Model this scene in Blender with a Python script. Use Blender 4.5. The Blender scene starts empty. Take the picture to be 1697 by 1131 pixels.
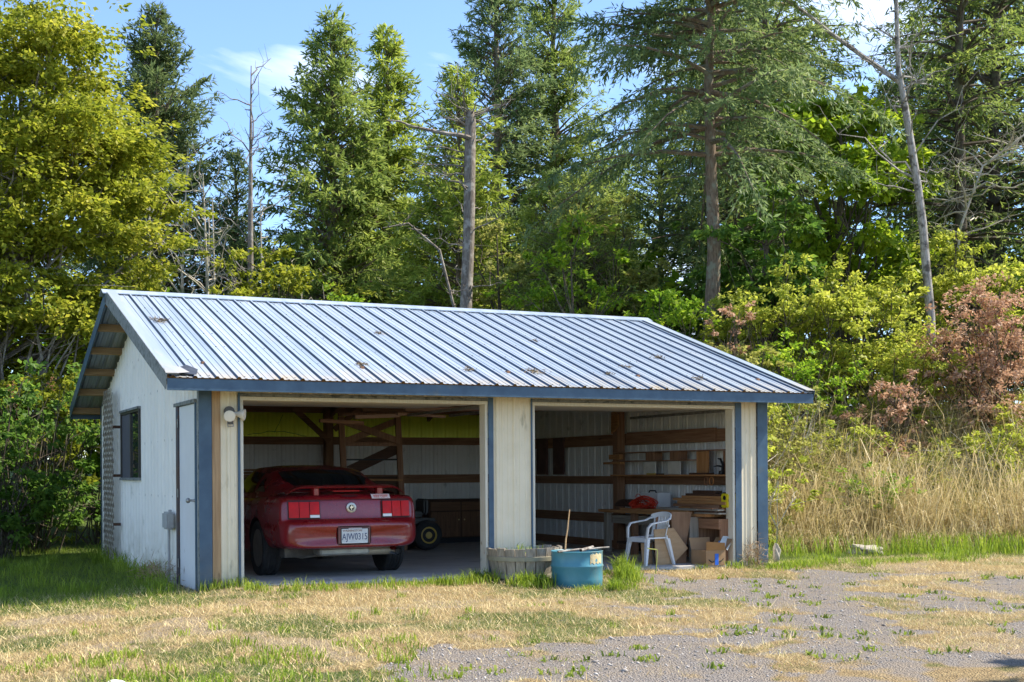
import bpy, bmesh, math, random
import numpy as np
from mathutils import Vector, Matrix, Quaternion
random.seed(7); RNG = np.random.default_rng(11)
S = bpy.context.scene
COL = S.collection
R = math.radians

# ---------------------------------------------------------------- camera
cam_d = bpy.data.cameras.new('camera'); cam = bpy.data.objects.new('camera', cam_d); COL.objects.link(cam); S.camera = cam
YAW, ROLL = R(25.461), R(-0.363)
right = Vector((math.cos(YAW), -math.sin(YAW), 0)); fwd = Vector((math.sin(YAW), math.cos(YAW), 0)); upv = Vector((0, 0, 1))
r2 = right*math.cos(ROLL) + upv*math.sin(ROLL); u2 = upv*math.cos(ROLL) - right*math.sin(ROLL)
m = Matrix((r2, u2, -fwd)).transposed().to_4x4(); m.translation = (-2.967, -13.994, 1.2215)
cam.matrix_world = m
cam_d.sensor_width = 36; cam_d.lens = 36*2149.7/1697; cam_d.shift_y = (781.96-565.5)/1697; cam_d.clip_end = 3000; cam_d.clip_start = .1

# ---------------------------------------------------------------- sky and sun
SUN_EL, SUN_PHI = R(50), R(12)          # sun stands to the right, a little in front of the garage's front wall
sunv = Vector((math.cos(SUN_EL)*math.cos(SUN_PHI), -math.cos(SUN_EL)*math.sin(SUN_PHI), math.sin(SUN_EL)))
W = bpy.data.worlds.new('World'); S.world = W; W.use_nodes = True
nt = W.node_tree; N = nt.nodes; bg = N['Background']
sky = N.new('ShaderNodeTexSky'); sky.sky_type = 'NISHITA'; sky.sun_disc = False
sky.sun_elevation = SUN_EL; sky.sun_rotation = math.atan2(sunv.x, sunv.y); sky.air_density = 1.0; sky.dust_density = .25; sky.ozone_density = 3.5; sky.altitude = 2200
tc = N.new('ShaderNodeTexCoord'); mp = N.new('ShaderNodeMapping'); mp.inputs['Scale'].default_value = (1.6, 2.6, 5.5); mp.inputs['Location'].default_value = (2.6, 3.1, 1.4); mp.inputs['Rotation'].default_value = (.12, .35, .4)
nz = N.new('ShaderNodeTexNoise'); nz.inputs['Scale'].default_value = 1.5; nz.inputs['Detail'].default_value = 8; nz.inputs['Roughness'].default_value = .52; nz.inputs['Distortion'].default_value = .9
rp = N.new('ShaderNodeValToRGB'); rp.color_ramp.elements[0].position = .54; rp.color_ramp.elements[1].position = .78
mx = N.new('ShaderNodeMix'); mx.data_type = 'RGBA'; mx.inputs[7].default_value = (6.2, 6.4, 6.9, 1)
for a, b in ((tc.outputs['Generated'], mp.inputs['Vector']), (mp.outputs['Vector'], nz.inputs['Vector']), (nz.outputs['Fac'], rp.inputs['Fac']), (rp.outputs['Color'], mx.inputs[0]), (sky.outputs['Color'], mx.inputs[6]), (mx.outputs[2], bg.inputs['Color'])):
    nt.links.new(a, b)
bg.inputs['Strength'].default_value = .15
sl = bpy.data.lights.new('sun', 'SUN'); sun = bpy.data.objects.new('sun', sl); COL.objects.link(sun)
sl.energy = 4.9; sl.angle = R(.5); sl.color = (1, .915, .78)
sun.rotation_euler = sunv.to_track_quat('Z', 'Y').to_euler(); sun.location = (30, -6, 40)
S.view_settings.view_transform = 'Standard'; S.view_settings.look = 'None'; S.view_settings.gamma = 1; S.view_settings.exposure = 1.16
S.render.engine = 'CYCLES'
S.cycles.max_bounces = 9; S.cycles.diffuse_bounces = 6; S.cycles.transmission_bounces = 6; S.cycles.transparent_max_bounces = 8
S.cycles.use_denoising = True

# ---------------------------------------------------------------- materials
MATS = {}
def M(name, c1, c2=None, scale=6, rough=.6, metal=0, bump=0, bscale=40, stretch=(1, 1, 1), spec=.4, coat=0, lo=.35, hi=.65, c3=None, s3=2.0, t3=(.55, .7), trans=0, detail=6, st3=(1, 1, 1), alpha=None, rvar=0, island=None, emit=None):
    """procedural principled material: c1/c2 mottled by noise, c3 in patches (dirt, rust, wear), fine bump"""
    if name in MATS: return MATS[name]
    mt = bpy.data.materials.new(name); mt.use_nodes = True; MATS[name] = mt
    t = mt.node_tree; n = t.nodes; L = t.links.new; p = n['Principled BSDF']
    p.inputs['Roughness'].default_value = rough; p.inputs['Metallic'].default_value = metal; p.inputs['Specular IOR Level'].default_value = spec
    p.inputs['Coat Weight'].default_value = coat; p.inputs['Coat Roughness'].default_value = .08
    tc = n.new('ShaderNodeTexCoord')
    def noise(sc, st, det=6):
        mp = n.new('ShaderNodeMapping'); mp.inputs['Scale'].default_value = st; L(tc.outputs['Object'], mp.inputs['Vector'])
        z = n.new('ShaderNodeTexNoise'); z.inputs['Scale'].default_value = sc; z.inputs['Detail'].default_value = det; z.inputs['Roughness'].default_value = .6
        L(mp.outputs['Vector'], z.inputs['Vector']); return z.outputs['Fac']
    def ramp(f, a, b):
        r = n.new('ShaderNodeMapRange'); r.inputs['From Min'].default_value = a; r.inputs['From Max'].default_value = b; L(f, r.inputs['Value']); return r.outputs['Result']
    def mix(f, a, b):
        x = n.new('ShaderNodeMix'); x.data_type = 'RGBA'; L(f, x.inputs[0])
        for k, v in ((6, a), (7, b)):
            if isinstance(v, tuple): x.inputs[k].default_value = (*v, 1)
            else: L(v, x.inputs[k])
        return x.outputs[2]
    col = None
    if c2 is not None:
        col = mix(ramp(noise(scale, stretch, detail), lo, hi), c1, c2)
    if island is not None:
        g = n.new('ShaderNodeNewGeometry'); col = mix(g.outputs['Random Per Island'], col if col is not None else c1, island)
    if c3 is not None:
        col = mix(ramp(noise(s3, st3, 8), *t3), col if col is not None else c1, c3)
    if col is None: p.inputs['Base Color'].default_value = (*c1, 1)
    else: L(col, p.inputs['Base Color'])
    if rvar:
        mr = n.new('ShaderNodeMapRange'); mr.inputs['To Min'].default_value = rough-rvar; mr.inputs['To Max'].default_value = rough+rvar; L(noise(scale*1.7, stretch), mr.inputs['Value']); L(mr.outputs['Result'], p.inputs['Roughness'])
    if bump:
        b = n.new('ShaderNodeBump'); b.inputs['Strength'].default_value = bump; b.inputs['Distance'].default_value = .01; L(noise(bscale, stretch), b.inputs['Height']); L(b.outputs['Normal'], p.inputs['Normal'])
    if alpha is not None: p.inputs['Alpha'].default_value = alpha
    if emit: p.inputs['Emission Color'].default_value = (*c1, 1); p.inputs['Emission Strength'].default_value = emit
    if trans:
        tr = n.new('ShaderNodeBsdfTranslucent'); ms = n.new('ShaderNodeMixShader'); ms.inputs[0].default_value = trans
        if col is None: tr.inputs['Color'].default_value = (*c1, 1)
        else: L(col, tr.inputs['Color'])
        L(p.outputs[0], ms.inputs[1]); L(tr.outputs[0], ms.inputs[2]); L(ms.outputs[0], n['Material Output'].inputs['Surface'])
    return mt
def wood(name, c1, c2, axis='x', rough=.75):
    st = {'x': (.6, 12, 12), 'y': (12, .6, 12), 'z': (12, 12, .6)}[axis]
    return M(name+'_'+axis, c1, c2, scale=3, rough=rough, bump=.35, bscale=7, stretch=st, spec=.25, c3=tuple(k*.45 for k in c1), s3=5, t3=(.66, .74), st3=tuple(.5*k**.5 for k in st))
def glass(name, tint=(.02, .025, .025), rough=.05):
    return M(name, tint, rough=rough, spec=.9, coat=.6)

# ---------------------------------------------------------------- mesh builder
class MB:
    def __init__(s): s.v = []; s.f = []; s.mi = []; s.cur = 0
    def add(s, vs, fs):
        o = len(s.v); s.v += [tuple(p) for p in vs]; s.f += [tuple(i+o for i in f) for f in fs]; s.mi += [s.cur]*len(fs); return s
    def box(s, x0, x1, y0, y1, z0, z1):
        return s.add([(x, y, z) for z in (z0, z1) for y in (y0, y1) for x in (x0, x1)], [(0, 2, 3, 1), (4, 5, 7, 6), (0, 1, 5, 4), (2, 6, 7, 3), (0, 4, 6, 2), (1, 3, 7, 5)])
    def obox(s, c, ax, ay, az):
        c, ax, ay, az = (Vector(k) for k in (c, ax, ay, az))
        return s.add([c+i*ax+j*ay+k*az for k in (-1, 1) for j in (-1, 1) for i in (-1, 1)], [(0, 2, 3, 1), (4, 5, 7, 6), (0, 1, 5, 4), (2, 6, 7, 3), (0, 4, 6, 2), (1, 3, 7, 5)])
    def beam(s, p, q, w, h, up=(0, 0, 1)):
        p, q = Vector(p), Vector(q); d = q-p; u = Vector(up)
        sd = d.cross(u)
        if sd.length < 1e-6: sd = d.cross(Vector((1, 0, 0)))
        sd.normalize(); u = sd.cross(d).normalized()
        return s.obox((p+q)/2, d/2, sd*w/2, u*h/2)
    def tube(s, pts, rad, n=8, cap=True):
        pts = [Vector(p) for p in pts]; rad = list(rad) if hasattr(rad, '__len__') else [rad]*len(pts)
        o = len(s.v); prev = None
        for i, p in enumerate(pts):
            d = (pts[min(i+1, len(pts)-1)]-pts[max(i-1, 0)]).normalized()
            if prev is None:
                a = d.cross(Vector((0, 0, 1)))
                if a.length < .05: a = d.cross(Vector((1, 0, 0)))
            else: a = prev-d*prev.dot(d)
            a.normalize(); prev = a; b = d.cross(a)
            for k in range(n):
                t = 2*math.pi*k/n; s.v.append(tuple(p+(a*math.cos(t)+b*math.sin(t))*rad[i]))
        fs = []
        for i in range(len(pts)-1):
            for k in range(n):
                k2 = (k+1) % n; fs.append((o+i*n+k, o+i*n+k2, o+(i+1)*n+k2, o+(i+1)*n+k))
        if cap: fs += [tuple(o+k for k in range(n-1, -1, -1)), tuple(o+(len(pts)-1)*n+k for k in range(n))]
        s.f += fs; s.mi += [s.cur]*len(fs); return s
    def lathe(s, prof, n=24, c=(0, 0, 0), axis='z', sx=1, sy=1):
        o = len(s.v); c = Vector(c)
        for r, h in prof:
            for k in range(n):
                t = 2*math.pi*k/n; a, b = r*math.cos(t)*sx, r*math.sin(t)*sy
                v = {'z': (a, b, h), 'x': (h, a, b), 'y': (b, h, a)}[axis]; s.v.append(tuple(c+Vector(v)))
        fs = [(o+i*n+k, o+i*n+(k+1) % n, o+(i+1)*n+(k+1) % n, o+(i+1)*n+k) for i in range(len(prof)-1) for k in range(n)]
        if prof[0][0] > 1e-6: fs.append(tuple(o+k for k in range(n-1, -1, -1)))
        if prof[-1][0] > 1e-6: fs.append(tuple(o+(len(prof)-1)*n+k for k in range(n)))
        s.f += fs; s.mi += [s.cur]*len(fs); return s
    def prism(s, pts, axis, a0, a1):
        n = len(pts)
        def P(u, w, a): return {'x': (a, u, w), 'y': (u, a, w), 'z': (u, w, a)}[axis]
        return s.add([P(u, w, a0) for u, w in pts]+[P(u, w, a1) for u, w in pts], [tuple(range(n)), tuple(range(2*n-1, n-1, -1))]+[(i, i+n, (i+1) % n+n, (i+1) % n) for i in range(n)])
    def grid(s, rows, closed=False):
        o = len(s.v); nr, nc = len(rows), len(rows[0])
        for r in rows: s.v += [tuple(p) for p in r]
        fs = [(o+i*nc+j, o+i*nc+(j+1) % nc, o+(i+1)*nc+(j+1) % nc, o+(i+1)*nc+j) for i in range(nr-1) for j in range(nc if closed else nc-1)]
        s.f += fs; s.mi += [s.cur]*len(fs); return s
    def mesh(s, name, mats, bevel=0, smooth=False, seg=1, fixn=True):
        me = bpy.data.meshes.new(name); me.from_pydata(s.v, [], s.f); 
        for mt in (mats if isinstance(mats, (list, tuple)) else [mats]): me.materials.append(mt)
        if any(s.mi): me.polygons.foreach_set('material_index', s.mi)
        if bevel or fixn:
            bm = bmesh.new(); bm.from_mesh(me)
            if fixn: bmesh.ops.recalc_face_normals(bm, faces=bm.faces)
            if bevel: bmesh.ops.bevel(bm, geom=bm.edges[:], offset=bevel, segments=seg, affect='EDGES', clamp_overlap=True)
            bm.to_mesh(me); bm.free()
        if smooth:
            me.polygons.foreach_set('use_smooth', [True]*len(me.polygons)); me.set_sharp_from_angle(angle=R(smooth if smooth is not True else 40))
        me.update(); return me
    def build(s, name, mats, parent=None, **k):
        o = bpy.data.objects.new(name, s.mesh(name, mats, **k)); COL.objects.link(o); o.parent = parent; return o
def tag(o, label=None, cat=None, group=None, kind=None):
    for k, v in (('label', label), ('category', cat), ('group', group), ('kind', kind)):
        if v: o[k] = v
    return o
def thing(name, label, cat, loc=(0, 0, 0), rz=0, group=None):
    o = bpy.data.objects.new(name, None); COL.objects.link(o); o.empty_display_size = .1
    o.location = loc; o.rotation_euler = (0, 0, rz); return tag(o, label, cat, group)
def link(name, mesh, parent=None, loc=(0, 0, 0), rot=(0, 0, 0), scale=(1, 1, 1)):
    o = bpy.data.objects.new(name, mesh); COL.objects.link(o); o.parent = parent; o.location = loc; o.rotation_euler = rot; o.scale = scale; return o
def npmesh(name, v, f, mat, smooth=False):
    """mesh from numpy arrays: v (n,3), f (m,k) all faces with k corners"""
    me = bpy.data.meshes.new(name); v = np.ascontiguousarray(v, np.float32); f = np.ascontiguousarray(f, np.int32); k = f.shape[1]
    me.vertices.add(len(v)); me.vertices.foreach_set('co', v.ravel()); me.loops.add(f.size); me.loops.foreach_set('vertex_index', f.ravel())
    me.polygons.add(len(f)); me.polygons.foreach_set('loop_start', np.arange(0, f.size, k, dtype=np.int32))
    me.materials.append(mat); me.update(calc_edges=True)
    if smooth: me.polygons.foreach_set('use_smooth', np.ones(len(f), bool))
    return me
def text_mesh(name, body, size, mat, parent, loc, rot, sx=1, ext=.001):
    c = bpy.data.curves.new(name, 'FONT'); c.body = body; c.size = size; c.align_x = 'CENTER'; c.align_y = 'CENTER'; c.extrude = ext
    o = bpy.data.objects.new(name+'_curve', c); COL.objects.link(o)
    dg = bpy.context.evaluated_depsgraph_get(); me = bpy.data.meshes.new_from_object(o.evaluated_get(dg)); bpy.data.objects.remove(o)
    me.name = name; me.materials.clear(); me.materials.append(mat)
    return link(name, me, parent, loc, rot, (sx, 1, 1))
# ================================================================ GARAGE
GX, GD = 7.39, 7.28           # outside width and depth
RX0, RX1 = -.443, 7.80; EY, EZ = -.485, 2.22; RY, RZ = 3.70, 3.615; BY, BZ = 7.60, 2.24
def roofz(y): return EZ+(y-EY)*(RZ-EZ)/(RY-EY) if y < RY else RZ-(y-RY)*(RZ-BZ)/(BY-RY)
blue = M('blue_trim_paint', (.035, .075, .125), (.06, .115, .175), scale=5, rough=.42, spec=.45, c3=(.12, .13, .11), s3=3, t3=(.62, .8), bump=.05, rvar=.1)
bluegrey = M('weathered_grey_blue_trim', (.16, .17, .17), (.24, .25, .24), scale=25, rough=.6, c3=(.07, .08, .075), s3=14, t3=(.52, .62), bump=.2)
cream = M('cream_siding_paint', (.76, .66, .47), (.83, .73, .54), scale=3, rough=.5, c3=(.36, .31, .20), s3=5, t3=(.6, .78), st3=(2, 2, .5), bump=.06)
whitesid = M('white_siding_paint', (.80, .77, .70), (.86, .83, .76), scale=2, rough=.5, c3=(.46, .45, .38), s3=5, t3=(.62, .8), st3=(2, 2, .5), bump=.05)
galv = M('bare_siding_inside', (.74, .72, .69), (.80, .78, .75), scale=3, rough=.42, metal=0, c3=(.30, .28, .26), s3=4, t3=(.6, .8), bump=.05)
creamwood = M('cream_jamb_wood', (.62, .56, .44), (.7, .66, .55), scale=8, rough=.65, stretch=(8, 8, .7), c3=(.35, .27, .17), s3=7, t3=(.64, .74), bump=.15)
W_old = {a: wood('brown_framing_wood', (.21, .105, .058), (.34, .185, .105), a) for a in 'xyz'}
W_tan = {a: wood('tan_framing_wood', (.34, .21, .11), (.5, .33, .18), a) for a in 'xyz'}
W_new = {a: wood('orange_fresh_wood', (.33, .15, .055), (.5, .26, .11), a) for a in 'xyz'}
W_dark = {a: wood('dark_stained_wood', (.055, .028, .018), (.10, .052, .032), a) for a in 'xyz'}
W_grey = {a: wood('weathered_grey_wood', (.22, .19, .15), (.40, .35, .28), a) for a in 'xyz'}
concrete = M('concrete_floor', (.46, .43, .40), (.56, .53, .49), scale=1.6, rough=.75, c3=(.10, .085, .075), s3=2.2, t3=(.6, .74), st3=(.7, 2, 1), bump=.15, bscale=30)
black = M('black_plastic', (.012, .012, .013), rough=.5); steel = M('dull_steel', (.45, .45, .45), (.3, .29, .27), scale=20, rough=.4, metal=.8)
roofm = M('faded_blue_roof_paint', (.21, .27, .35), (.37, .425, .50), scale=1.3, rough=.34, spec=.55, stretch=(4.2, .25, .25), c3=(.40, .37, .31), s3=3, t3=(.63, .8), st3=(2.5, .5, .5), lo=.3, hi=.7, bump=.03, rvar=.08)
roofrib = M('shaded_blue_rib_flank', (.03, .055, .095), (.05, .085, .14), scale=4, rough=.4, spec=.5)  # left rib flanks darkened: shade away from the sun put into the colour
def grime(mat, ax, a, b, col, sc=3.5, k=1.0):
    """dirt with a ragged edge gathers on one end of a surface (roof eave, wall foot)"""
    t = mat.node_tree; n = t.nodes; L = t.links.new; pb = n['Principled BSDF']; src = pb.inputs['Base Color'].links[0].from_socket
    tcr = n.new('ShaderNodeTexCoord'); sx = n.new('ShaderNodeSeparateXYZ'); L(tcr.outputs['Object'], sx.inputs[0]); mr = n.new('ShaderNodeMapRange'); mr.inputs['From Min'].default_value = a; mr.inputs['From Max'].default_value = b; L(sx.outputs[ax], mr.inputs[0])
    nz_ = n.new('ShaderNodeTexNoise'); nz_.inputs['Scale'].default_value = sc; nz_.inputs['Detail'].default_value = 8; L(tcr.outputs['Object'], nz_.inputs['Vector']); m2 = n.new('ShaderNodeMapRange'); m2.inputs['From Min'].default_value = .3; m2.inputs['From Max'].default_value = .7; m2.inputs['To Max'].default_value = k; L(nz_.outputs['Fac'], m2.inputs[0])
    mu = n.new('ShaderNodeMath'); mu.operation = 'MULTIPLY'; L(mr.outputs[0], mu.inputs[0]); L(m2.outputs[0], mu.inputs[1]); x = n.new('ShaderNodeMix'); x.data_type = 'RGBA'; x.inputs[7].default_value = (*col, 1); L(mu.outputs[0], x.inputs[0]); L(src, x.inputs[6]); L(x.outputs[2], pb.inputs['Base Color'])
grime(roofm, 'Y', .15, -.45, (.40, .34, .25)); grime(whitesid, 'Z', .7, -.1, (.36, .33, .24), 5, .9); grime(cream, 'Z', .5, -.1, (.30, .25, .16), 6, .9); grime(blue, 'Z', .5, -.1, (.15, .14, .11), 6, .8)
gar = thing('garage', 'white and blue metal two bay garage with pale blue ribbed roof', 'garage')
RIB = .2286
def profile(x0, x1, ph, h=.018):
    """cross section of ribbed sheet: list of (x, height, is_rib_side)"""
    out = []; k0 = math.floor((x0-ph)/RIB)-1
    for k in range(k0, k0+int((x1-x0)/RIB)+4):
        c = ph+k*RIB
        out += [(c-.026, 0), (c-.010, h), (c+.010, h), (c+.026, 0)]
        for mm in (.076, .152): out += [(c+mm-.014, 0), (c+mm-.007, .006), (c+mm+.007, .006), (c+mm+.014, 0)]
    ins = [(a, b) for a, b in out if x0 < a < x1]
    def at(x):
        for (a, b), (c, d) in zip(out, out[1:]):
            if a <= x <= c: return b+(d-b)*(x-a)/max(c-a, 1e-9)
        return 0
    return [(x0, at(x0))]+ins+[(x1, at(x1))]
def sheet(pr, fn0, fn1, name, mats, parent, rib=None):
    """ribbed sheet between two edge functions fn(x, height) -> point; faces on a rib's left flank take material 1"""
    b = MB(); b.v = [tuple(fn0(x, h)) for x, h in pr]+[tuple(fn1(x, h)) for x, h in pr]; n = len(pr)
    for i in range(n-1):
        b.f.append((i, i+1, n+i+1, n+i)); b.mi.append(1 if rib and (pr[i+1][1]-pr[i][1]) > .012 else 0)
    return b.build(name, mats, parent, fixn=False)
# ---- slab
MB().box(.02, GX-.02, .02, GD-.02, -.25, 0).build('floor_slab', concrete, gar)
# ---- walls made of 0.914 m sheets
def wall(name, parts, lab=None):
    w = bpy.data.objects.new(name, None); COL.objects.link(w); w.parent = gar; return w
lw = wall('left_wall', 0); rw = wall('right_wall', 0); bw = wall('back_wall', 0); fw = wall('front_wall', 0)
def ysheets(parent, x, sgn, mats, y0, y1, zlo, ph):
    y = y0
    while y < y1-.01:
        ye = min(y+4*RIB, y1)
        for (a, b) in ([(y, ye)] if not (y < RY < ye) else [(y, RY), (RY, ye)]):
            sheet(profile(a, b, ph), lambda t, h: (x+sgn*h, t, zlo(t)), lambda t, h: (x+sgn*h, t, roofz(t)-.10), 'wall_panel', mats, parent)
        y = ye
wy = lambda a: (lambda t: a)
# left wall: window opening 3.72..5.23 x 1.17..2.08, door 0.15..1.17
for (a, b, lo, hi) in ((.0, .13, -.12, None), (1.19, 3.70, -.12, None), (5.24, GD, -.12, None)):
    ysheets(lw, 0, -1, whitesid, a, b, wy(lo), .1)
sheet(profile(.13, 1.19, .1), lambda t, h: (-h, t, 2.02), lambda t, h: (-h, t, roofz(t)-.10), 'wall_panel', whitesid, lw)
for z0, z1 in ((-.12, 1.17), (2.08, None)):
    a = 3.70
    while a < 5.23:
        b = min(a+4*RIB, 5.24)
        sheet(profile(a, b, .1), lambda t, h: (-h, t, z0), (lambda t, h: (-h, t, z1)) if z1 else (lambda t, h: (-h, t, roofz(t)-.10)), 'wall_panel', whitesid, lw); a = b
sw = MB()
for yy in np.arange(.1+RIB*.35, GD, RIB*2):
    for zz in (.25, .95, 1.62, 2.25, 2.75):
        if zz < roofz(yy)-.15 and not (3.65 < yy < 5.3 and 1.1 < zz < 2.15) and yy > 1.25: sw.lathe([(.006, 0), (.006, .004), (0, .006)], 6, (0, 0, 0), 'x'); sw.v[-18:] = [(-.002-q[0], q[1]+yy+random.uniform(-.01, .01), q[2]+zz+random.uniform(-.02, .02)) for q in sw.v[-18:]]
tag(sw.build('siding_screw', M('rusty_screw', (.07, .055, .045), rough=.6), lw, fixn=False), kind='stuff')
ysheets(rw, GX, 1, galv, 0, GD, wy(-.12), .02)
def xsheets(parent, y, sgn, mats, x0, x1, z0, z1, ph, mt=None):
    x = x0
    while x < x1-.01:
        e = min(x+4*RIB, x1)
        sheet(profile(x, e, ph), lambda t, h: (t, y+sgn*h, z0), lambda t, h: (t, y+sgn*h, z1), 'wall_panel', mats, parent); x = e
fiber = M('yellow_fiberglass_panel', (.98, .80, .16), (.95, .76, .15), scale=1.2, rough=.5, trans=.92, stretch=(5, 1, .4), c3=(.8, .66, .14), s3=2, t3=(.6, .85))
xsheets(bw, GD, 1, galv, 0, GX, -.12, 1.78, .13)
xsheets(bw, GD+.003, 1, fiber, 0, GX, 1.78, 2.27, .13)
# front wall: piers and header
for a, b in ((.211, .398), (3.445, 3.94), (7.0, 7.251)): sheet(profile(a, b, fx := .527-2*RIB), lambda t, h: (t, -h, -.08), lambda t, h: (t, -h, 2.135), 'wall_panel', cream, fw)
for a, b in ((.398, 3.445), (3.94, 7.0)):
    x = a
    while x < b-.01:
        e = min(x+4*RIB, b); sheet(profile(x, e, fx), lambda t, h: (t, -h, 2.083), lambda t, h: (t, -h, 2.14), 'wall_panel', cream, fw); x = e
# ---- trim
def part(name, mat, parent, *boxes, bevel=.003, **k):
    b = MB()
    for q in boxes: b.box(*q)
    return b.build(name, mat, parent, bevel=bevel, **k)
part('corner_trim', blue, gar, (-.024, .115, -.026, -.020, -.1, 2.13)); part('corner_trim', bluegrey, gar, (-.027, -.021, -.020, .055, -.1, 2.2))
part('corner_trim', blue, gar, (7.251, GX+.024, -.027, -.020, -.1, 2.13)); part('corner_trim', blue, gar, (GX+.021, GX+.027, -.020, .10, -.1, 2.2))
part('corner_trim', blue, gar, (-.027, -.021, GD-.09, GD+.02, -.1, 2.3))
part('stud', W_tan['z'], gar, (.118, .209, -.018, .07, -.05, 2.13))
for a, b in ((.398, .424), (3.378, 3.446), (3.939, 3.964), (6.904, 7.001)): part('door_trim', blue, gar, (a, b, -.024, -.0195, -.08, 2.10))
for a, b in ((.424, 3.377), (3.964, 6.903)):
    part('header_trim', bluegrey, gar, (a, b, -.026, -.019, 2.060, 2.092)); part('header_board', creamwood, gar, (a, b, -.015, .14, 2.018, 2.058))
    part('door_jamb', creamwood, gar, (b-.036, b, -.012, .15, -.02, 2.017)); part('door_jamb', creamwood, gar, (a, a+.036, -.012, .15, -.02, 2.017))
    MB().box(a-.1, b+.1, .0, .09, 2.14, 2.30).build('lintel_beam', W_old['x'], gar)
for a, b in ((3.45, 3.93), (.22, .39), (7.01, 7.25)): part('sill_plate', W_old['x'], gar, (a, b, .03, .12, 0, .09))
for x in (.30, 3.52, 3.86, 7.12): part('stud', W_old['z'], gar, (x-.045, x+.045, .03, .12, .091, 2.14))
# ---- roof: 9 sheets on each slope with ribs, ridge cap, rake and eave trim
roof = bpy.data.objects.new('roof', None); COL.objects.link(roof); roof.parent = gar
nslope = Vector((0, -(RZ-EZ), RY-EY)).normalized(); nback = Vector((0, RZ-BZ, BY-RY)).normalized()
ph = .0706; x = ph-2*RIB-.0285
edges = [RX0+.03]+[ph-2*RIB+.12+k*4*RIB for k in range(1, 9)]+[RX1-.03]
for i, (a, b) in enumerate(zip(edges, edges[1:])):
    dz = .0012*(i % 2)
    pr = profile(a, b, ph, .021)
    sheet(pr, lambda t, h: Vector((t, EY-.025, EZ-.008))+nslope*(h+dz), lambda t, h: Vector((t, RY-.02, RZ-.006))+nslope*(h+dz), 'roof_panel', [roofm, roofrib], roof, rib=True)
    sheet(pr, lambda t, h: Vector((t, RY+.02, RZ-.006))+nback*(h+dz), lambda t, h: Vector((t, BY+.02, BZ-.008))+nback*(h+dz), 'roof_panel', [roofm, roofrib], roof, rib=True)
# screws on the roof sheets
b = MB()
for k in range(-1, 35):
    for yy in np.linspace(EY+.05, RY-.25, 7):
        xx = ph+k*RIB+(.07 if (k % 2) else -.07)
        if RX0+.1 < xx < RX1-.05: b.lathe([(.009, 0), (.009, .006), (.004, .009)], 6, Vector((xx+random.uniform(-.006, .006), yy, roofz(yy)))+nslope*.001)
tag(b.build('roof_screw', M('dark_screw', (.05, .05, .05), rough=.5, metal=.5), roof, fixn=False), kind='stuff')
rc = MB(); c = .16; lift = .034
rows = [[(xx, RY-c, roofz(RY-c)+lift-.006), (xx, RY-.012, RZ+lift+.004), (xx, RY+.012, RZ+lift+.004), (xx, RY+c, roofz(RY+c)+lift-.006)] for xx in (RX0-.06, RX1+.06)]
rows2 = [[(p[0], p[1], p[2]-.012) for p in r] for r in rows]
rc.grid(rows); rc.grid(rows2[::-1]); rc.grid([[p for p in rows[0]], [p for p in rows2[0]]]); rc.grid([[p for p in rows2[1]], [p for p in rows[1]]])
for sd in (0, -1): rc.grid([[rows[0][sd], rows[1][sd]], [rows2[0][sd], rows2[1][sd]]])
rc.build('ridge_cap', roofm, roof)
for xx, sg in ((RX0, -1), (RX1, 1)):
    for (ya, za, yb, zb, nn) in ((EY-.02, EZ, RY, RZ, nslope), (BY+.02, BZ, RY, RZ, nback)):
        A, B = Vector((xx, ya, za)), Vector((xx, yb, zb)); d = (B-A)
        t = MB(); t.obox((A+B)/2+nn*(-.055)+Vector((sg*.004, 0, 0)), d/2, Vector((.004, 0, 0)), nn*.085)
        t.build('rake_trim', bluegrey if sg < 0 and ya < 3 else blue, roof)
        t = MB(); t.obox((A+B)/2+nn*.027+Vector((-sg*.058, 0, 0)), d/2, Vector((.062, 0, 0)), nn*.003); t.build('rake_flashing', roofm, roof)
part('eave_fascia', blue, roof, (RX0+.002, RX1-.002, EY-.006, EY+.004, 2.079, 2.203)); part('eave_fascia', blue, roof, (RX0+.002, RX1-.002, BY-.004, BY+.006, 2.10, 2.225))
# torn sheet corner with an exposed dark patch at the front left of the roof
b = MB(); pz = lambda y, o: roofz(y)+o
b.add([(-.32, EY+.02, pz(EY+.02, .026)), (-.14, EY+.0, pz(EY, .026)), (-.08, EY+.22, pz(EY+.22, .025)), (-.16, EY+.40, pz(EY+.40, .024)), (-.26, EY+.30, pz(EY+.3, .024))], [(0, 1, 2, 3, 4)])
b.build('torn_patch', M('dark_torn_patch', (.012, .018, .035), (.04, .05, .07), scale=9, rough=.6), roof)
b = MB(); b.add([(-.46, EY-.03, pz(EY, .035)), (-.34, EY-.04, pz(EY, .035)), (-.26, EY+.25, pz(EY+.25, .04)), (-.42, EY+.35, pz(EY+.35, .036)), (-.36, EY+.07, pz(EY+.07, .05)), (-.20, EY+.05, pz(EY+.05, .036))], [(0, 1, 4), (1, 2, 4), (2, 3, 4), (3, 0, 4), (1, 5, 2)]); b.build('bent_flashing', roofm, roof, fixn=False)
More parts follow.
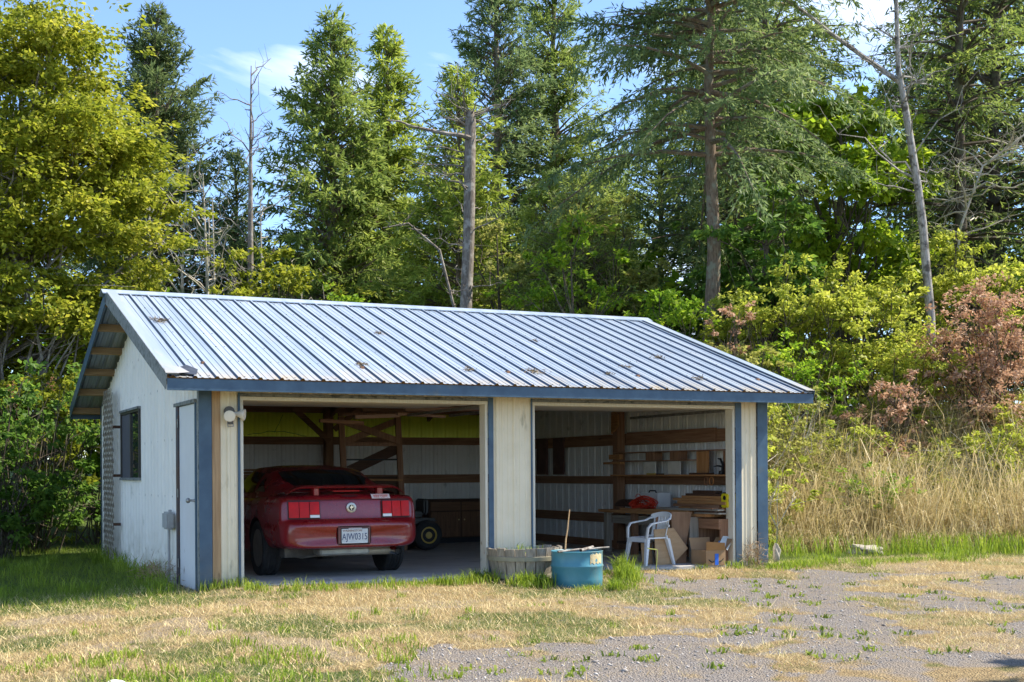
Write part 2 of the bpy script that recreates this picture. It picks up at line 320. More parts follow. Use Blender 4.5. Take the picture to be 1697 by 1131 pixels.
# purlin lookouts under the left and right overhang, purlins and rafters
for k in range(6):
    for (y, z, n_) in ((EY+.12+k*.76, None, nslope), (BY-.12-k*.72, None, nback)):
        p = Vector((0, y, roofz(y)))-n_*.062
        t = MB(); t.obox(p+Vector(((RX0+RX1)/2, 0, 0)), Vector(((RX1-RX0)/2-.012, 0, 0)), n_.cross(Vector((1, 0, 0)))*.02, n_*.05); t.build('purlin', W_tan['x'], roof)
for x in (.05, 1.85, 3.69, 5.5, 7.34):
    for ya, yb, n_ in ((.0, RY, nslope), (GD, RY, nback)):
        A, B = Vector((x, ya, roofz(ya)))-n_*.19, Vector((x, yb, roofz(yb)))-n_*.19; MB().beam(A, B, .04, .14, n_).build('rafter', W_old['y'], roof)
    part('tie_beam', W_old['y'], roof, (x-.02, x+.02, .06, GD-.06, 2.29, 2.43))
# ---- girts and posts inside
def girt(*q, ax='x', m=W_old): return part('girt', m[ax], gar, q)
for z0, z1 in ((1.700, 1.832), (1.031, 1.18), (.42, .55), (.01, .12)): girt(.10, GX-.10, GD-.062, GD-.022, z0, z1)
girt(.10, GX-.1, GD-.062, GD-.022, 2.235, 2.36)
for z0, z1 in ((1.625, 1.80), (1.017, 1.14), (.40, .545), (0.0, .12)): girt(GX-.066, GX-.024, .08, GD-.10, z0, z1, ax='y')
for z0, z1 in ((1.70, 1.83), (1.03, 1.16), (.42, .55)): girt(.026, .066, 1.3, GD-.10, z0, z1, ax='y')
part('girt', W_old['y'], gar, (GX-.105, GX-.067, 1.0, 3.40, 1.62, 1.815))
def post(x, y, w=.14): return part('post', W_old['z'], gar, (x-w/2, x+w/2, y-w/2, y+w/2, 0, 2.3))
for x, y in ((3.66, GD-.14), (GX-.15, 3.56), (.14, 3.6), (.14, GD-.14), (GX-.13, GD-.13)): post(x, y)
b = MB(); b.beam((3.66, GD-.2, 1.75), (3.05, GD-.2, 2.3), .05, .09); b.build('knee_brace', W_old['x'], gar)
b = MB(); b.beam((3.74, GD-.23, 1.95), (4.2, GD-.23, 2.32), .05, .09); b.build('knee_brace', W_old['x'], gar)
# carved bracket on the right wall post
b = MB(); b.prism([(3.42, 1.92), (3.44, 2.1), (3.50, 2.14), (3.62, 2.14), (3.63, 1.80), (3.52, 1.80), (3.62-.3, 1.80), (3.62-.34, 1.86), (3.62-.33, 1.90), (3.62-.28, 1.90), (3.62-.22, 1.87)][:5]+[(3.63, 1.83), (3.56, 1.83)], 'x', GX-.25, GX-.222); b.build('bracket', W_new['y'], gar)
# ---- overhead doors, raised flat under the roof
secm = M('raised_door_panels', (.50, .46, .38), (.58, .54, .46), scale=3, rough=.55)
for a, b_ in ((.46, 3.34), (4.0, 6.86)):
    od = bpy.data.objects.new('overhead_door', None); COL.objects.link(od); od.parent = gar
    for k in range(4): part('door_section', secm, od, (a, b_, .17+k*.475, .17+k*.475+.463, 2.028+.012*k, 2.068+.012*k), bevel=.006)
    for xx in (a-.02, b_+.02): part('track', steel, od, (xx-.012, xx+.012, .16, 2.6, 1.985, 2.022))
# ---- walk door, window in left wall
dr = bpy.data.objects.new('door', None); COL.objects.link(dr); dr.parent = gar
part('door_leaf', M('white_door_paint', (.72, .72, .72), (.78, .78, .79), scale=2, rough=.4, c3=(.5, .49, .46), s3=4, t3=(.66, .8)), dr, (-.016, .03, .16, 1.06, -.05, 1.985))
part('door_frame', bluegrey, dr, (-.05, .02, .10, 1.24, 1.99, 2.03)); part('door_frame', M('rusty_dark_frame', (.05, .06, .085), (.09, .05, .035), scale=4, rough=.6, c3=(.22, .08, .035), s3=5, t3=(.58, .68)), dr, (-.035, .02, 1.065, 1.18, -.08, 1.99)); part('door_frame', blue, dr, (-.035, .02, .105, .155, -.08, 1.99))
for z in (.2, 1.0, 1.8): part('hinge', steel, dr, (-.041, -.036, 1.05, 1.08, z-.05, z+.05), bevel=0)
hb = MB(); hb.lathe([(.02, 0), (.012, .02), (.012, .05), (.028, .06), (.03, .08), (.018, .095)], 14, (-.016, .235, .93), 'x'); hb.v = [(-.032-p[0], p[1], p[2]) for p in hb.v]; hb.build('door_knob', steel, dr, smooth=True)
wn = bpy.data.objects.new('window', None); COL.objects.link(wn); wn.parent = gar
fr = M('dark_bronze_frame', (.06, .055, .05), rough=.45, metal=.4)
part('window_frame', fr, wn, (-.035, .03, 3.70, 3.735, 1.165, 2.09)); part('window_frame', fr, wn, (-.035, .03, 5.215, 5.25, 1.165, 2.09)); part('window_frame', fr, wn, (-.034, .03, 3.736, 5.214, 2.06, 2.09))
part('window_sill', bluegrey, wn, (-.05, .03, 3.69, 5.26, 1.135, 1.172)); part('window_cap', bluegrey, wn, (-.05, .01, 3.68, 5.27, 2.091, 2.125)); part('mullion', fr, wn, (-.025, .02, 4.44, 4.485, 1.173, 2.059))
part('pane', M('window_glass', (.02, .03, .03), rough=.03, spec=1), wn, (-.006, 0, 3.737, 4.439, 1.174, 2.058), bevel=0)
part('pane', M('dark_screen_mesh', (.085, .085, .10), rough=.7), wn, (-.012, -.004, 4.486, 5.213, 1.174, 2.058), bevel=0)
# ================================================================ GROUND
def sst(a, b, t): t = np.clip((t-a)/(b-a), 0, 1); return t*t*(3-2*t)
def vnoise(x, y, s, seed=0):
    """smooth value noise on arrays, 0..1"""
    x = np.asarray(x, float)*s+seed*17.3; y = np.asarray(y, float)*s+seed*9.1
    xi, yi = np.floor(x), np.floor(y); fx, fy = x-xi, y-yi; fx = fx*fx*(3-2*fx); fy = fy*fy*(3-2*fy)
    def h(i, j): q = np.sin(i*127.1+j*311.7+seed*74.7)*43758.5453; return q-np.floor(q)
    return (h(xi, yi)*(1-fx)+h(xi+1, yi)*fx)*(1-fy)+(h(xi, yi+1)*(1-fx)+h(xi+1, yi+1)*fx)*fy
def ground(x, y):
    x = np.asarray(x, float); y = np.asarray(y, float)
    z = -.07-.018*np.clip(-y-.6, 0, 14)-.085*sst(-.2, -3.2, x)*sst(6, -1, y)
    dep = (x+2.967)*.4299+(y+13.994)*.9029
    z = z+2.7*sst(20.8, 29, dep)*sst(8.0, 11.0, x)+.9*sst(9, 22, y)*sst(9, 4, x)
    z = z+.05*(vnoise(x, y, .8, 1)-.5)+.02*(vnoise(x, y, 2.7, 2)-.5)
    z = z+.045*sst(-1.6, -.15, y)*sst(.6, .2, y)*sst(-.2, .4, x)*sst(8.2, 7.4, x)
    inside = (x > -.05) & (x < GX+.05) & (y > .1) & (y < GD+.1)
    return np.where(inside, np.minimum(z, -.12), z)
def poly_in(px, py, poly):
    c = np.zeros(np.shape(px), bool); n = len(poly)
    for i in range(n):
        (x1, y1), (x2, y2) = poly[i], poly[(i+1) % n]
        c ^= ((y1 > py) != (y2 > py)) & (px < (x2-x1)*(py-y1)/(y2-y1+1e-12)+x1)
    return c
GRAV = [(-.6, -7.5), (-.1, -6.0), (.5, -5.1), (1.5, -4.75), (1.8, -5.2), (3.0, -4.1), (3.5, -3.0), (4.2, -2.7), (5.0, -1.6), (4.6, -.6), (4.9, .05), (6.9, .05), (7.4, -.6), (8.6, -1.3), (10.5, -3.0), (13, -6), (16, -10), (16, -16), (-1.6, -16)]
def masks(x, y):
    """gravel, green, bare in 0..1"""
    x = np.asarray(x, float); y = np.asarray(y, float)
    jx = x+.9*(vnoise(x, y, 1.6, 3)-.5)+.4*(vnoise(x, y, 5, 4)-.5); jy = y+.9*(vnoise(x, y, 1.6, 5)-.5)+.4*(vnoise(x, y, 5, 6)-.5)
    g = poly_in(jx, jy, GRAV).astype(float); fb = lambda s, k: vnoise(x, y, s, k)*.5+vnoise(x+.3*vnoise(x, y, 3*s, k+5), y, 2.3*s, k+1)*.3+vnoise(x, y, 5.1*s, k+2)*.2
    patch = fb(1.3, 7)
    g = g*(1-.85*sst(.50, .60, patch))*(1-.8*sst(8.5, 12, x+.6*y))
    green = sst(.2, -.35, x)*sst(-1.9, -.6, y+.28*x)                              # lawn in the shade left of the garage
    green = np.maximum(green, sst(.42, .64, fb(1.2, 30))*.68*(1-g))
    green = np.maximum(green, sst(-3.6, -5.0, y-.12*x)*sst(1.0, -.5, x)*.95*sst(.3, .6, fb(1.8, 40)))
    green = np.maximum(green, sst(-.75, -.2, y)*sst(.6, .1, y)*np.where((x < 5.2) | (x > 6.9), .8, .25)*sst(.35, .6, fb(2, 50)))
    green = np.maximum(green, sst(7.2, 7.8, x)*sst(-.9, .2, y)*.75)
    green = np.maximum(green, sst(6, 9, y))
    bare = sst(.5, .66, fb(1.5, 60))*(1-g)*(1-green)
    return g, np.clip(green, 0, 1), bare
def axis(lo, hi, step, far):
    k = np.arange(lo, hi+step/2, step); o = [hi]; s = step
    while o[-1] < far: s *= 1.35; o.append(o[-1]+s)
    b = [lo]; s = step
    while b[-1] > -far: s *= 1.35; b.append(b[-1]-s)
    return np.concatenate([np.array(b[:0:-1]), k, np.array(o[1:])])
gx, gy = axis(-6, 16, .11, 700), axis(-9, 9, .11, 700)
XX, YY = np.meshgrid(gx, gy); ZZ = ground(XX, YY)
nx, ny = len(gx), len(gy); idx = np.arange(nx*ny).reshape(ny, nx)
gf = np.stack([idx[:-1, :-1], idx[:-1, 1:], idx[1:, 1:], idx[1:, :-1]], -1).reshape(-1, 4)
gm = bpy.data.materials.new('dry_lawn_and_gravel'); gm.use_nodes = True
t = gm.node_tree; n = t.nodes; L = t.links.new; p = n['Principled BSDF']; p.inputs['Roughness'].default_value = .9; p.inputs['Specular IOR Level'].default_value = .2
at = n.new('ShaderNodeVertexColor'); at.layer_name = 'cover'; sp = n.new('ShaderNodeSeparateColor'); L(at.outputs['Color'], sp.inputs[0]); tcg = n.new('ShaderNodeTexCoord')
def gn(sc, det=8, st=(1, 1, 1)):
    mpn = n.new('ShaderNodeMapping'); mpn.inputs['Scale'].default_value = st; L(tcg.outputs['Object'], mpn.inputs[0])
    z = n.new('ShaderNodeTexNoise'); z.inputs['Scale'].default_value = sc; z.inputs['Detail'].default_value = det; z.inputs['Roughness'].default_value = .65; L(mpn.outputs[0], z.inputs['Vector']); return z.outputs['Fac']
def gmix(f, a, b):
    x = n.new('ShaderNodeMix'); x.data_type = 'RGBA'; L(f, x.inputs[0])
    for k, v in ((6, a), (7, b)):
        if isinstance(v, tuple): x.inputs[k].default_value = (*v, 1)
        else: L(v, x.inputs[k])
    return x.outputs[2]
def grange(f, a, b):
    r = n.new('ShaderNodeMapRange'); r.inputs['From Min'].default_value = a; r.inputs['From Max'].default_value = b; L(f, r.inputs[0]); return r.outputs[0]
def gadd(a, b, k):
    q = n.new('ShaderNodeMath'); q.operation = 'MULTIPLY_ADD'; L(b, q.inputs[0]); q.inputs[1].default_value = k; L(a, q.inputs[2]); return q.outputs[0]
fine = gn(55); vf = gn(140, 4)
dry = gmix(grange(gn(9), .35, .65), (.35, .25, .125), (.48, .365, .19)); dry = gmix(grange(fine, .42, .7), dry, (.19, .13, .065))
grn = gmix(grange(fine, .35, .65), (.05, .085, .016), (.11, .15, .03))
brr = gmix(grange(fine, .35, .65), (.27, .205, .135), (.44, .35, .24))
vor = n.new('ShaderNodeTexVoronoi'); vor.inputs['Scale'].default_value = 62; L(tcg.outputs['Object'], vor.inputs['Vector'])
grv = gmix(grange(vor.outputs['Distance'], .1, .75), (.40, .36, .325), (.16, .14, .125)); grv = gmix(vor.outputs['Color'], grv, (.30, .27, .245)); grv = gmix(grange(gn(2.2), .45, .75), grv, (.34, .27, .19))  # pebbles darken at their edges, crevice shadow put into the colour
def mk(ch, k=.5):
    q = n.new('ShaderNodeMath'); q.operation = 'SUBTRACT'; L(gn(14), q.inputs[0]); q.inputs[1].default_value = .5
    return grange(gadd(sp.outputs[ch], q.outputs[0], k), .3, .7)
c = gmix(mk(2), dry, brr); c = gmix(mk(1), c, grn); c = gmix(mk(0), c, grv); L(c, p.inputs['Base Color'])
bp = n.new('ShaderNodeBump'); bp.inputs['Strength'].default_value = 1; bp.inputs['Distance'].default_value = .035; L(gadd(vor.outputs['Distance'], fine, 1.0), bp.inputs['Height']); L(bp.outputs[0], p.inputs['Normal'])
gme = npmesh('ground', np.stack([XX, YY, ZZ], -1).reshape(-1, 3), gf, gm, smooth=True)
ca = gme.color_attributes.new('cover', 'FLOAT_COLOR', 'POINT'); mk3 = masks(XX.ravel(), YY.ravel())
ca.data.foreach_set('color', np.stack([*mk3, np.ones(nx*ny)], -1).astype(np.float32).ravel())
tag(link('ground', gme), kind='structure')

# ---- grass blades and gravel stones: masses nobody could count
def leafmat(name, cols, trans=.35, rough=.55, nscale=1.2, spec=.25):
    """foliage: colour differs from leaf to leaf and from clump to clump, light passes through the blade"""
    if name in MATS: return MATS[name]
    mt = bpy.data.materials.new(name); mt.use_nodes = True; MATS[name] = mt; t = mt.node_tree; n = t.nodes; L = t.links.new; p = n['Principled BSDF']
    p.inputs['Roughness'].default_value = rough; p.inputs['Specular IOR Level'].default_value = spec
    g = n.new('ShaderNodeNewGeometry'); r = n.new('ShaderNodeValToRGB'); tc = n.new('ShaderNodeTexCoord'); z = n.new('ShaderNodeTexNoise'); z.inputs['Scale'].default_value = nscale; z.inputs['Detail'].default_value = 4
    L(tc.outputs['Object'], z.inputs['Vector']); q = n.new('ShaderNodeMath'); q.operation = 'MULTIPLY_ADD'; q.inputs[1].default_value = .55; L(g.outputs['Random Per Island'], q.inputs[0])
    mr = n.new('ShaderNodeMapRange'); mr.inputs['From Min'].default_value = .3; mr.inputs['From Max'].default_value = .7; mr.inputs['To Max'].default_value = .45; L(z.outputs['Fac'], mr.inputs[0]); L(mr.outputs[0], q.inputs[2])
    els = r.color_ramp.elements; k = len(cols)
    for i, c in enumerate(cols):
        e = els[i] if i < 2 else els.new(i/(k-1)); e.position = i/(k-1); e.color = (*c, 1)
    L(q.outputs[0], r.inputs[0]); L(r.outputs[0], p.inputs['Base Color'])
    if trans:
        tr = n.new('ShaderNodeBsdfTranslucent'); ms = n.new('ShaderNodeMixShader'); ms.inputs[0].default_value = trans; L(r.outputs[0], tr.inputs['Color']); L(p.outputs[0], ms.inputs[1]); L(tr.outputs[0], ms.inputs[2]); L(ms.outputs[0], n['Material Output'].inputs['Surface'])
    return mt
def blades(x, y, h, w, lean, mat, name, seg=1, z=None):
    k = len(x); a = RNG.uniform(0, 2*np.pi, k); z = ground(x, y) if z is None else z
    b = np.stack([x, y, z-.01], -1); s = np.stack([np.cos(a), np.sin(a), 0*a], -1)*(w/2)[:, None]
    la = RNG.uniform(0, 2*np.pi, k); ld = np.stack([np.cos(la), np.sin(la), 0*la], -1)*(lean*h)[:, None]; up = np.array([0, 0, 1.])*h[:, None]
    if seg == 1:
        v = np.stack([b-s, b+s, b+ld+up*(1-.4*lean)[:, None]], 1); f = np.arange(3*k).reshape(k, 3)
    else:
        m1 = b+ld*.3+up*.6; v = np.stack([b-s, b+s, m1+s*.7, m1-s*.7, b+ld+up*(1-.45*lean)[:, None]], 1)
        o = (np.arange(k)*5)[:, None]; f = np.concatenate([o+np.array([[0, 1, 2]]), o+np.array([[0, 2, 3]]), o+np.array([[3, 2, 4]])])
    return tag(link(name, npmesh(name, v.reshape(-1, 3), f, mat)), kind='stuff')
def scatter(k, x0, x1, y0, y1): return RNG.uniform(x0, x1, k), RNG.uniform(y0, y1, k)
def offslab(x, y): return ~((x > -.03) & (x < GX+.03) & (y > -.02) & (y < GD+.05))
straw = leafmat('straw_blades', [(.30, .20, .08), (.57, .43, .19), (.74, .60, .34), (.36, .38, .09)], .2, nscale=3)
lush = leafmat('green_blades', [(.08, .135, .016), (.18, .25, .03), (.32, .38, .06)], .45, nscale=2)
x, y = scatter(520000, -5, 13, -6.6, .9); g, gr, ba = masks(x, y); k = offslab(x, y) & (RNG.random(len(x)) < (1-g)**1.5*(1-gr*.6)*(1-.5*ba)*.75+.035)
x, y = x[k], y[k]; K = len(x); near = tag(blades(x, y, RNG.gamma(3, .014, K)+.012, RNG.uniform(.004, .010, K), RNG.uniform(.3, 1.6, K), straw, 'dry_grass'), 'short straw coloured dry grass on the sunny lawn', 'grass')
x, y = scatter(300000, -8, 13, -6.6, 9); g, gr, ba = masks(x, y); k = offslab(x, y) & (RNG.random(len(x)) < gr*(1-g*.9)*np.where(y > 1.5, .55, .85))
x, y = x[k], y[k]; K = len(x); sh = sst(.1, -.6, x)*sst(-1.5, .5, y); tag(blades(x, y, RNG.uniform(.025, .075, K)*(1+1.3*sh), RNG.uniform(.004, .008, K)*(1+sh*.4), RNG.uniform(.2, .9, K), lush, 'green_grass'), 'short green lawn grass in patches and beside the garage', 'grass')
# tufts: along the walls, round the planters, by the apron
cl = []
U = lambda a, b: float(RNG.uniform(a, b))
TUFTS = [(U(.45, 1.75), U(-.62, -.25), U(.08, .2), int(U(20, 80)), U(.06, .17)) for _ in range(13)]+[(U(1.8, 3.35), U(-.6, -.2), U(.1, .22), int(U(30, 100)), U(.06, .17)) for _ in range(16)]+[(U(3.25, 3.7), U(-1.15, -.78), U(.08, .18), int(U(40, 100)), U(.07, .2)) for _ in range(8)]+[(U(3.65, 4.45), U(-1.62, -1.4), U(.06, .16), int(U(30, 90)), U(.05, .16)) for _ in range(10)]+[(U(4.4, 5.1), U(-1.2, -.3), U(.08, .2), int(U(50, 120)), U(.1, .27)) for _ in range(12)]+[(U(-.35, -.04), .3+i*.5, .16, int(U(25, 75)), U(.12, .3)) for i in range(14)]+[(.05+.12*i, -.12, .1, 40, .14) for i in range(4)]+[(U(7.0, 11), U(-.6, .3), U(.12, .25), int(U(50, 130)), U(.08, .17)) for _ in range(26)]+[(6.3, -.12, .13, 40, .1), (6.75, -.2, .12, 40, .13)]+[(U(-2.8, .9), U(-5.7, -3.7), U(.1, .35), int(U(40, 110)), U(.05, .11)) for _ in range(34)]+[(U(-5, -.3), U(-.5, 6), U(.1, .3), int(U(30, 90)), U(.07, .2)) for _ in range(60)]+[(U(-2, 5), U(-5, -1), U(.04, .12), int(U(10, 30)), U(.04, .1)) for _ in range(40)]
for (cx, cy, r, q, h) in TUFTS:
    a = RNG.uniform(0, 6.283, q); rr = r*np.sqrt(RNG.random(q)); cl.append(np.stack([cx+rr*np.cos(a), cy+rr*np.sin(a), RNG.uniform(.45, 1.1, q)*h], -1))
cl = np.concatenate(cl); cl = cl[offslab(cl[:, 0], cl[:, 1])]; K = len(cl)
tag(blades(cl[:, 0], cl[:, 1], cl[:, 2]*1.25, RNG.uniform(.007, .013, K), RNG.uniform(.15, .9, K), leafmat('tuft_blades', [(.10, .17, .014), (.24, .34, .03), (.42, .48, .07)], .45, nscale=3), 'grass_tufts', 2), 'bright green taller grass along the garage front and round the planters', 'grass')
# weeds in the gravel: small dark rosettes
wx, wy = scatter(700, 0, 12, -6.5, .2); g, gr, ba = masks(wx, wy); k = (g > .4) & (RNG.random(700) < .5); wv = []
for cx, cy in zip(wx[k], wy[k]):
    q = 16; a = RNG.uniform(0, 6.283, q); rr = .09*np.sqrt(RNG.random(q)); wv.append(np.stack([cx+rr*np.cos(a), cy+rr*np.sin(a), RNG.uniform(.02, .09, q)], -1))
wv = np.concatenate(wv); K = len(wv); tag(blades(wv[:, 0], wv[:, 1], wv[:, 2], RNG.uniform(.012, .028, K), RNG.uniform(.5, 1.4, K), lush, 'gravel_weeds', 2), 'small green weeds scattered over the grey gravel', 'weeds')
x, y = scatter(90000, -1, 13, -6.8, .3); g, gr, ba = masks(x, y); k = RNG.random(len(x)) < np.where(g > .35, .55, .012); x, y = x[k], y[k]; K = len(x)
oc = np.array([[1, 0, 0], [-1, 0, 0], [0, 1, 0], [0, -1, 0], [0, 0, 1], [0, 0, -1.]]); of = np.array([[0, 2, 4], [2, 1, 4], [1, 3, 4], [3, 0, 4], [2, 0, 5], [1, 2, 5], [3, 1, 5], [0, 3, 5]])
sz = RNG.gamma(1.6, .0024, K)+.0022; v = oc[None]*(sz[:, None, None]*RNG.uniform(.5, 1.3, (K, 6, 1))); a = RNG.uniform(0, 6.28, K); ca_, sa_ = np.cos(a)[:, None], np.sin(a)[:, None]
v = np.stack([v[..., 0]*ca_-v[..., 1]*sa_, v[..., 0]*sa_+v[..., 1]*ca_, v[..., 2]*.7], -1)+np.stack([x, y, ground(x, y)+sz*.2], -1)[:, None]
f = (of[None]+(np.arange(K)*6)[:, None, None]).reshape(-1, 3)
tag(link('gravel', npmesh('gravel', v.reshape(-1, 3), f, leafmat('gravel_stones', [(.09, .08, .072), (.28, .255, .235), (.43, .395, .365), (.55, .51, .46)], 0, .85, nscale=4))), 'loose grey crushed gravel on the drive', 'gravel', kind='stuff')
# ================================================================ VEGETATION
def unit(a): return a/np.maximum(np.linalg.norm(a, axis=-1, keepdims=True), 1e-9)
def kites(pos, d, nrm, ln, wd):
    """one leaf per row: a kite from pos along d"""
    d = unit(d); s = unit(np.cross(d, nrm)); ln = np.asarray(ln)[:, None]; wd = np.asarray(wd)[:, None]; k = len(pos)
    v = np.stack([pos, pos+d*ln*.45+s*wd*.5, pos+d*ln, pos+d*ln*.45-s*wd*.5], 1).reshape(-1, 3); return v, np.arange(4*k).reshape(k, 4)
def rnd(k, s=1.0): return RNG.normal(0, s, (k, 3))
bark = {n_: M('bark_'+n_, a, b, scale=7, rough=.9, bump=1, bscale=9, stretch=(5, 5, .9), spec=.15, c3=c, s3=5, t3=(.50, .62)) for n_, a, b, c in (
    ('fir', (.10, .072, .05), (.235, .175, .125), (.20, .20, .15)), ('grey', (.12, .10, .085), (.26, .23, .20), (.34, .32, .29)), ('dark', (.05, .04, .032), (.12, .095, .07), (.12, .12, .07)), ('pale', (.34, .30, .24), (.55, .50, .42), (.24, .25, .15)), ('alder', (.22, .20, .18), (.44, .42, .39), (.10, .09, .08)))}
def fir_mesh(H, rb, h0, Lmax, nb, tw=12, kn=8, droop=.35, needle=(.10, .19), seed=0, shape=.8, gap=.0, lean=0, el0=.15):
    """trunk + branch wood (builder) and needle sprays (arrays)"""
    rs = np.random.default_rng(seed); wb = MB()
    zz = np.linspace(0, H, 9); wb.tube([(lean*z+.04*math.sin(z*1.3+seed), .04*math.cos(z*.9), z-.3 if z == 0 else z) for z in zz], [max(rb*(1-.93*(z/H)**.9), .012)*(1.25 if z == 0 else 1) for z in zz], 10)
    tz = rs.random(nb)**.85; z0 = h0+(H-h0)*tz; az = rs.uniform(0, 2*np.pi, nb)
    Lb = (Lmax*(1-tz)**shape+.15)*rs.uniform(.65, 1.15, nb); Lb *= np.where(rs.random(nb) < gap, .35, 1)
    el = el0+.75*tz+rs.normal(0, .12, nb); dr = droop*(1-.75*tz)*rs.uniform(.6, 1.4, nb)
    dh = np.stack([np.cos(az), np.sin(az), 0*az], -1)
    base = np.stack([lean*z0, 0*z0, z0], -1)
    def path(i, t): return base[i]+dh[i]*(Lb[i]*t*np.cos(el[i]))[..., None]+np.array([0, 0, 1.])*(Lb[i]*(t*np.sin(el[i])-dr[i]*t*t+.1*dr[i]*t**4))[..., None]
    for i in range(nb):
        if Lb[i] > .5: wb.tube(path(np.full(4, i), np.linspace(0, .9, 4)), np.linspace(.012+.014*Lb[i], .006, 4), 4, cap=False)
    ii = np.repeat(np.arange(nb), np.maximum((tw*(Lb/Lmax)**.7), 3).astype(int)); T = len(ii); t = .12+.9*rs.random(T)**.8
    P0 = path(ii, t); bd = unit(path(ii, t+.05)-P0); sd = unit(np.cross(bd, [0, 0, 1.]))*np.where(rs.random(T) < .5, 1, -1)[:, None]
    tl = np.clip(Lb[ii]*.42*(1.08-.75*t), .12, .95)*rs.uniform(.6, 1.2, T); td = unit(bd*.75+sd*rs.uniform(.2, 1, T)[:, None]+np.array([0, 0, -1.])*rs.uniform(0, .5, T)[:, None]+rs.normal(0, .15, (T, 3)))
    jj = np.repeat(np.arange(T), np.maximum((1.35*kn*(tl/.6)**.8), 3).astype(int)); K = len(jj); s = rs.random(K); q = tl[jj]*s
    pos = P0[jj]+td[jj]*q[:, None]+np.array([0, 0, -1.])*(.25*q*s)[:, None]
    d = unit(td[jj]+rs.normal(0, .55, (K, 3))+np.array([0, 0, -.12])); nr = np.array([0, 0, 1.])+rs.normal(0, .5, (K, 3)); ln = rs.uniform(*needle, K)
    return wb, kites(pos, d, nr, ln, ln*rs.uniform(.17, .29, K))
FIR = {'blue': leafmat('fir_needles_blue_green', [(0.086, 0.138, 0.060), (0.184, 0.259, 0.098), (0.345, 0.408, 0.138)], 0.50, nscale=.7), 'mid': leafmat('fir_needles_mid_green', [(0.098, 0.155, 0.040), (0.230, 0.310, 0.069), (0.425, 0.483, 0.103)], 0.50, nscale=.7), 'yellow': leafmat('fir_needles_yellow_green', [(0.138, 0.201, 0.034), (0.299, 0.380, 0.057), (0.517, 0.552, 0.103)], 0.52, nscale=.7), 'dark': leafmat('fir_needles_dark', [(0.063, 0.103, 0.046), (0.132, 0.184, 0.067), (0.253, 0.299, 0.098)], 0.45, nscale=.7)}
def put(name, label, cat, loc, wb, kt, bmat, fmat, rz=0, group=None, crown='crown'):
    o = thing(name, label, cat, (loc[0], loc[1], float(ground(loc[0], loc[1])) if len(loc) < 3 else loc[2]), rz, group)
    if wb is not None: wb.build('trunk', bmat, o, smooth=60, fixn=False)
    if kt is not None: link(crown, npmesh(crown, kt[0], kt[1], fmat), o)
    return o
def fir(name, label, loc, col='mid', bk='fir', rz=0, group=None, **k):
    wb, kt = fir_mesh(**k); return put(name, label, 'fir tree', loc, wb, kt, bark[bk], FIR[col], rz, group)
fir('fir_tree', 'dark bushy fir behind the yellow green tree at the garage gable', (4.4, 26.8), 'dark', H=14.6, rb=.3, h0=4, Lmax=3.6, nb=340, tw=18, kn=11, droop=.1, needle=(.16, .28), seed=1, shape=.62, el0=.35)
fir('fir_tree', 'smaller dark fir leaning out beside the bushy dark fir', (7.0, 27.5), 'dark', H=11.2, rb=.22, h0=1, Lmax=3.0, nb=250, tw=16, kn=10, droop=.1, needle=(.16, .26), seed=2, el0=.3)
fir('fir_tree', 'tall pointed fir standing against the blue sky with spreading lower boughs', (9.3, 24.5), 'mid', H=14.4, rb=.24, h0=3.5, Lmax=3.6, nb=380, tw=19, kn=10, droop=.3, needle=(.17, .30), seed=3, shape=.72, gap=.1)
fir('fir_tree', 'slim pointed fir with a thin straight trunk next to the tall pointed fir', (11.5, 25.6), 'yellow', H=12.9, rb=.2, h0=2.5, Lmax=3.0, nb=320, tw=18, kn=10, droop=.35, needle=(.17, .30), seed=4, shape=.7, gap=.1)
fir('fir_tree', 'yellow green fir rising right behind the broken grey snag', (11.6, 20.0), 'yellow', H=10.0, rb=.16, h0=1.0, Lmax=2.9, nb=340, tw=18, kn=10, droop=.3, needle=(.14, .25), seed=5, shape=.7, gap=.1)
fir('fir_tree', 'very tall dense blue green fir left of the gap in the sky', (15.6, 26.0), 'blue', H=16.4, rb=.34, h0=3, Lmax=3.5, nb=340, tw=18, kn=11, droop=.2, needle=(.15, .26), seed=6, shape=.6)
fir('fir_tree', 'tall dense fir touching the very tall blue green one', (18.3, 27.0), 'mid', H=17.4, rb=.34, h0=3, Lmax=3.3, nb=360, tw=18, kn=11, droop=.22, needle=(.15, .26), seed=7, shape=.6)
fir('fir_tree', 'low sunlit yellow green fir in front of the dense tall firs', (13.3, 17.6), 'yellow', H=6.6, rb=.14, h0=.3, Lmax=2.4, nb=320, tw=16, kn=11, droop=.3, needle=(.1, .19), seed=8, shape=.6)
fir('fir_tree', 'big fir with thick bare brown lower trunk behind the shrubs', (12.5, 8.7), 'blue', H=14, rb=.2, h0=5.3, Lmax=3.4, nb=200, tw=30, kn=13, droop=.5, needle=(.11, .20), seed=9, shape=.3, el0=.1)
fir('fir_tree', 'drooping dark green fir low beside the thick brown trunk', (11.9, 13.6), 'mid', H=5.6, rb=.12, h0=.3, Lmax=2.5, nb=300, tw=16, kn=11, droop=.45, needle=(.09, .17), seed=10, shape=.6)
fir('fir_tree', 'fir with long bare trunk standing deeper in the wood than the thick trunk', (18.9, 15.5), 'mid', H=17, rb=.2, h0=6.5, Lmax=3.6, nb=260, tw=15, kn=10, droop=.4, needle=(.14, .24), seed=12, shape=.5)
fir('fir_tree', 'dark fir with sparse drooping boughs behind the pale leaning alder', (20.6, 9.9), 'mid', bk='dark', H=17, rb=.2, h0=2.5, Lmax=3.2, nb=240, tw=15, kn=10, droop=.55, needle=(.12, .22), seed=13, shape=.4, gap=.2)
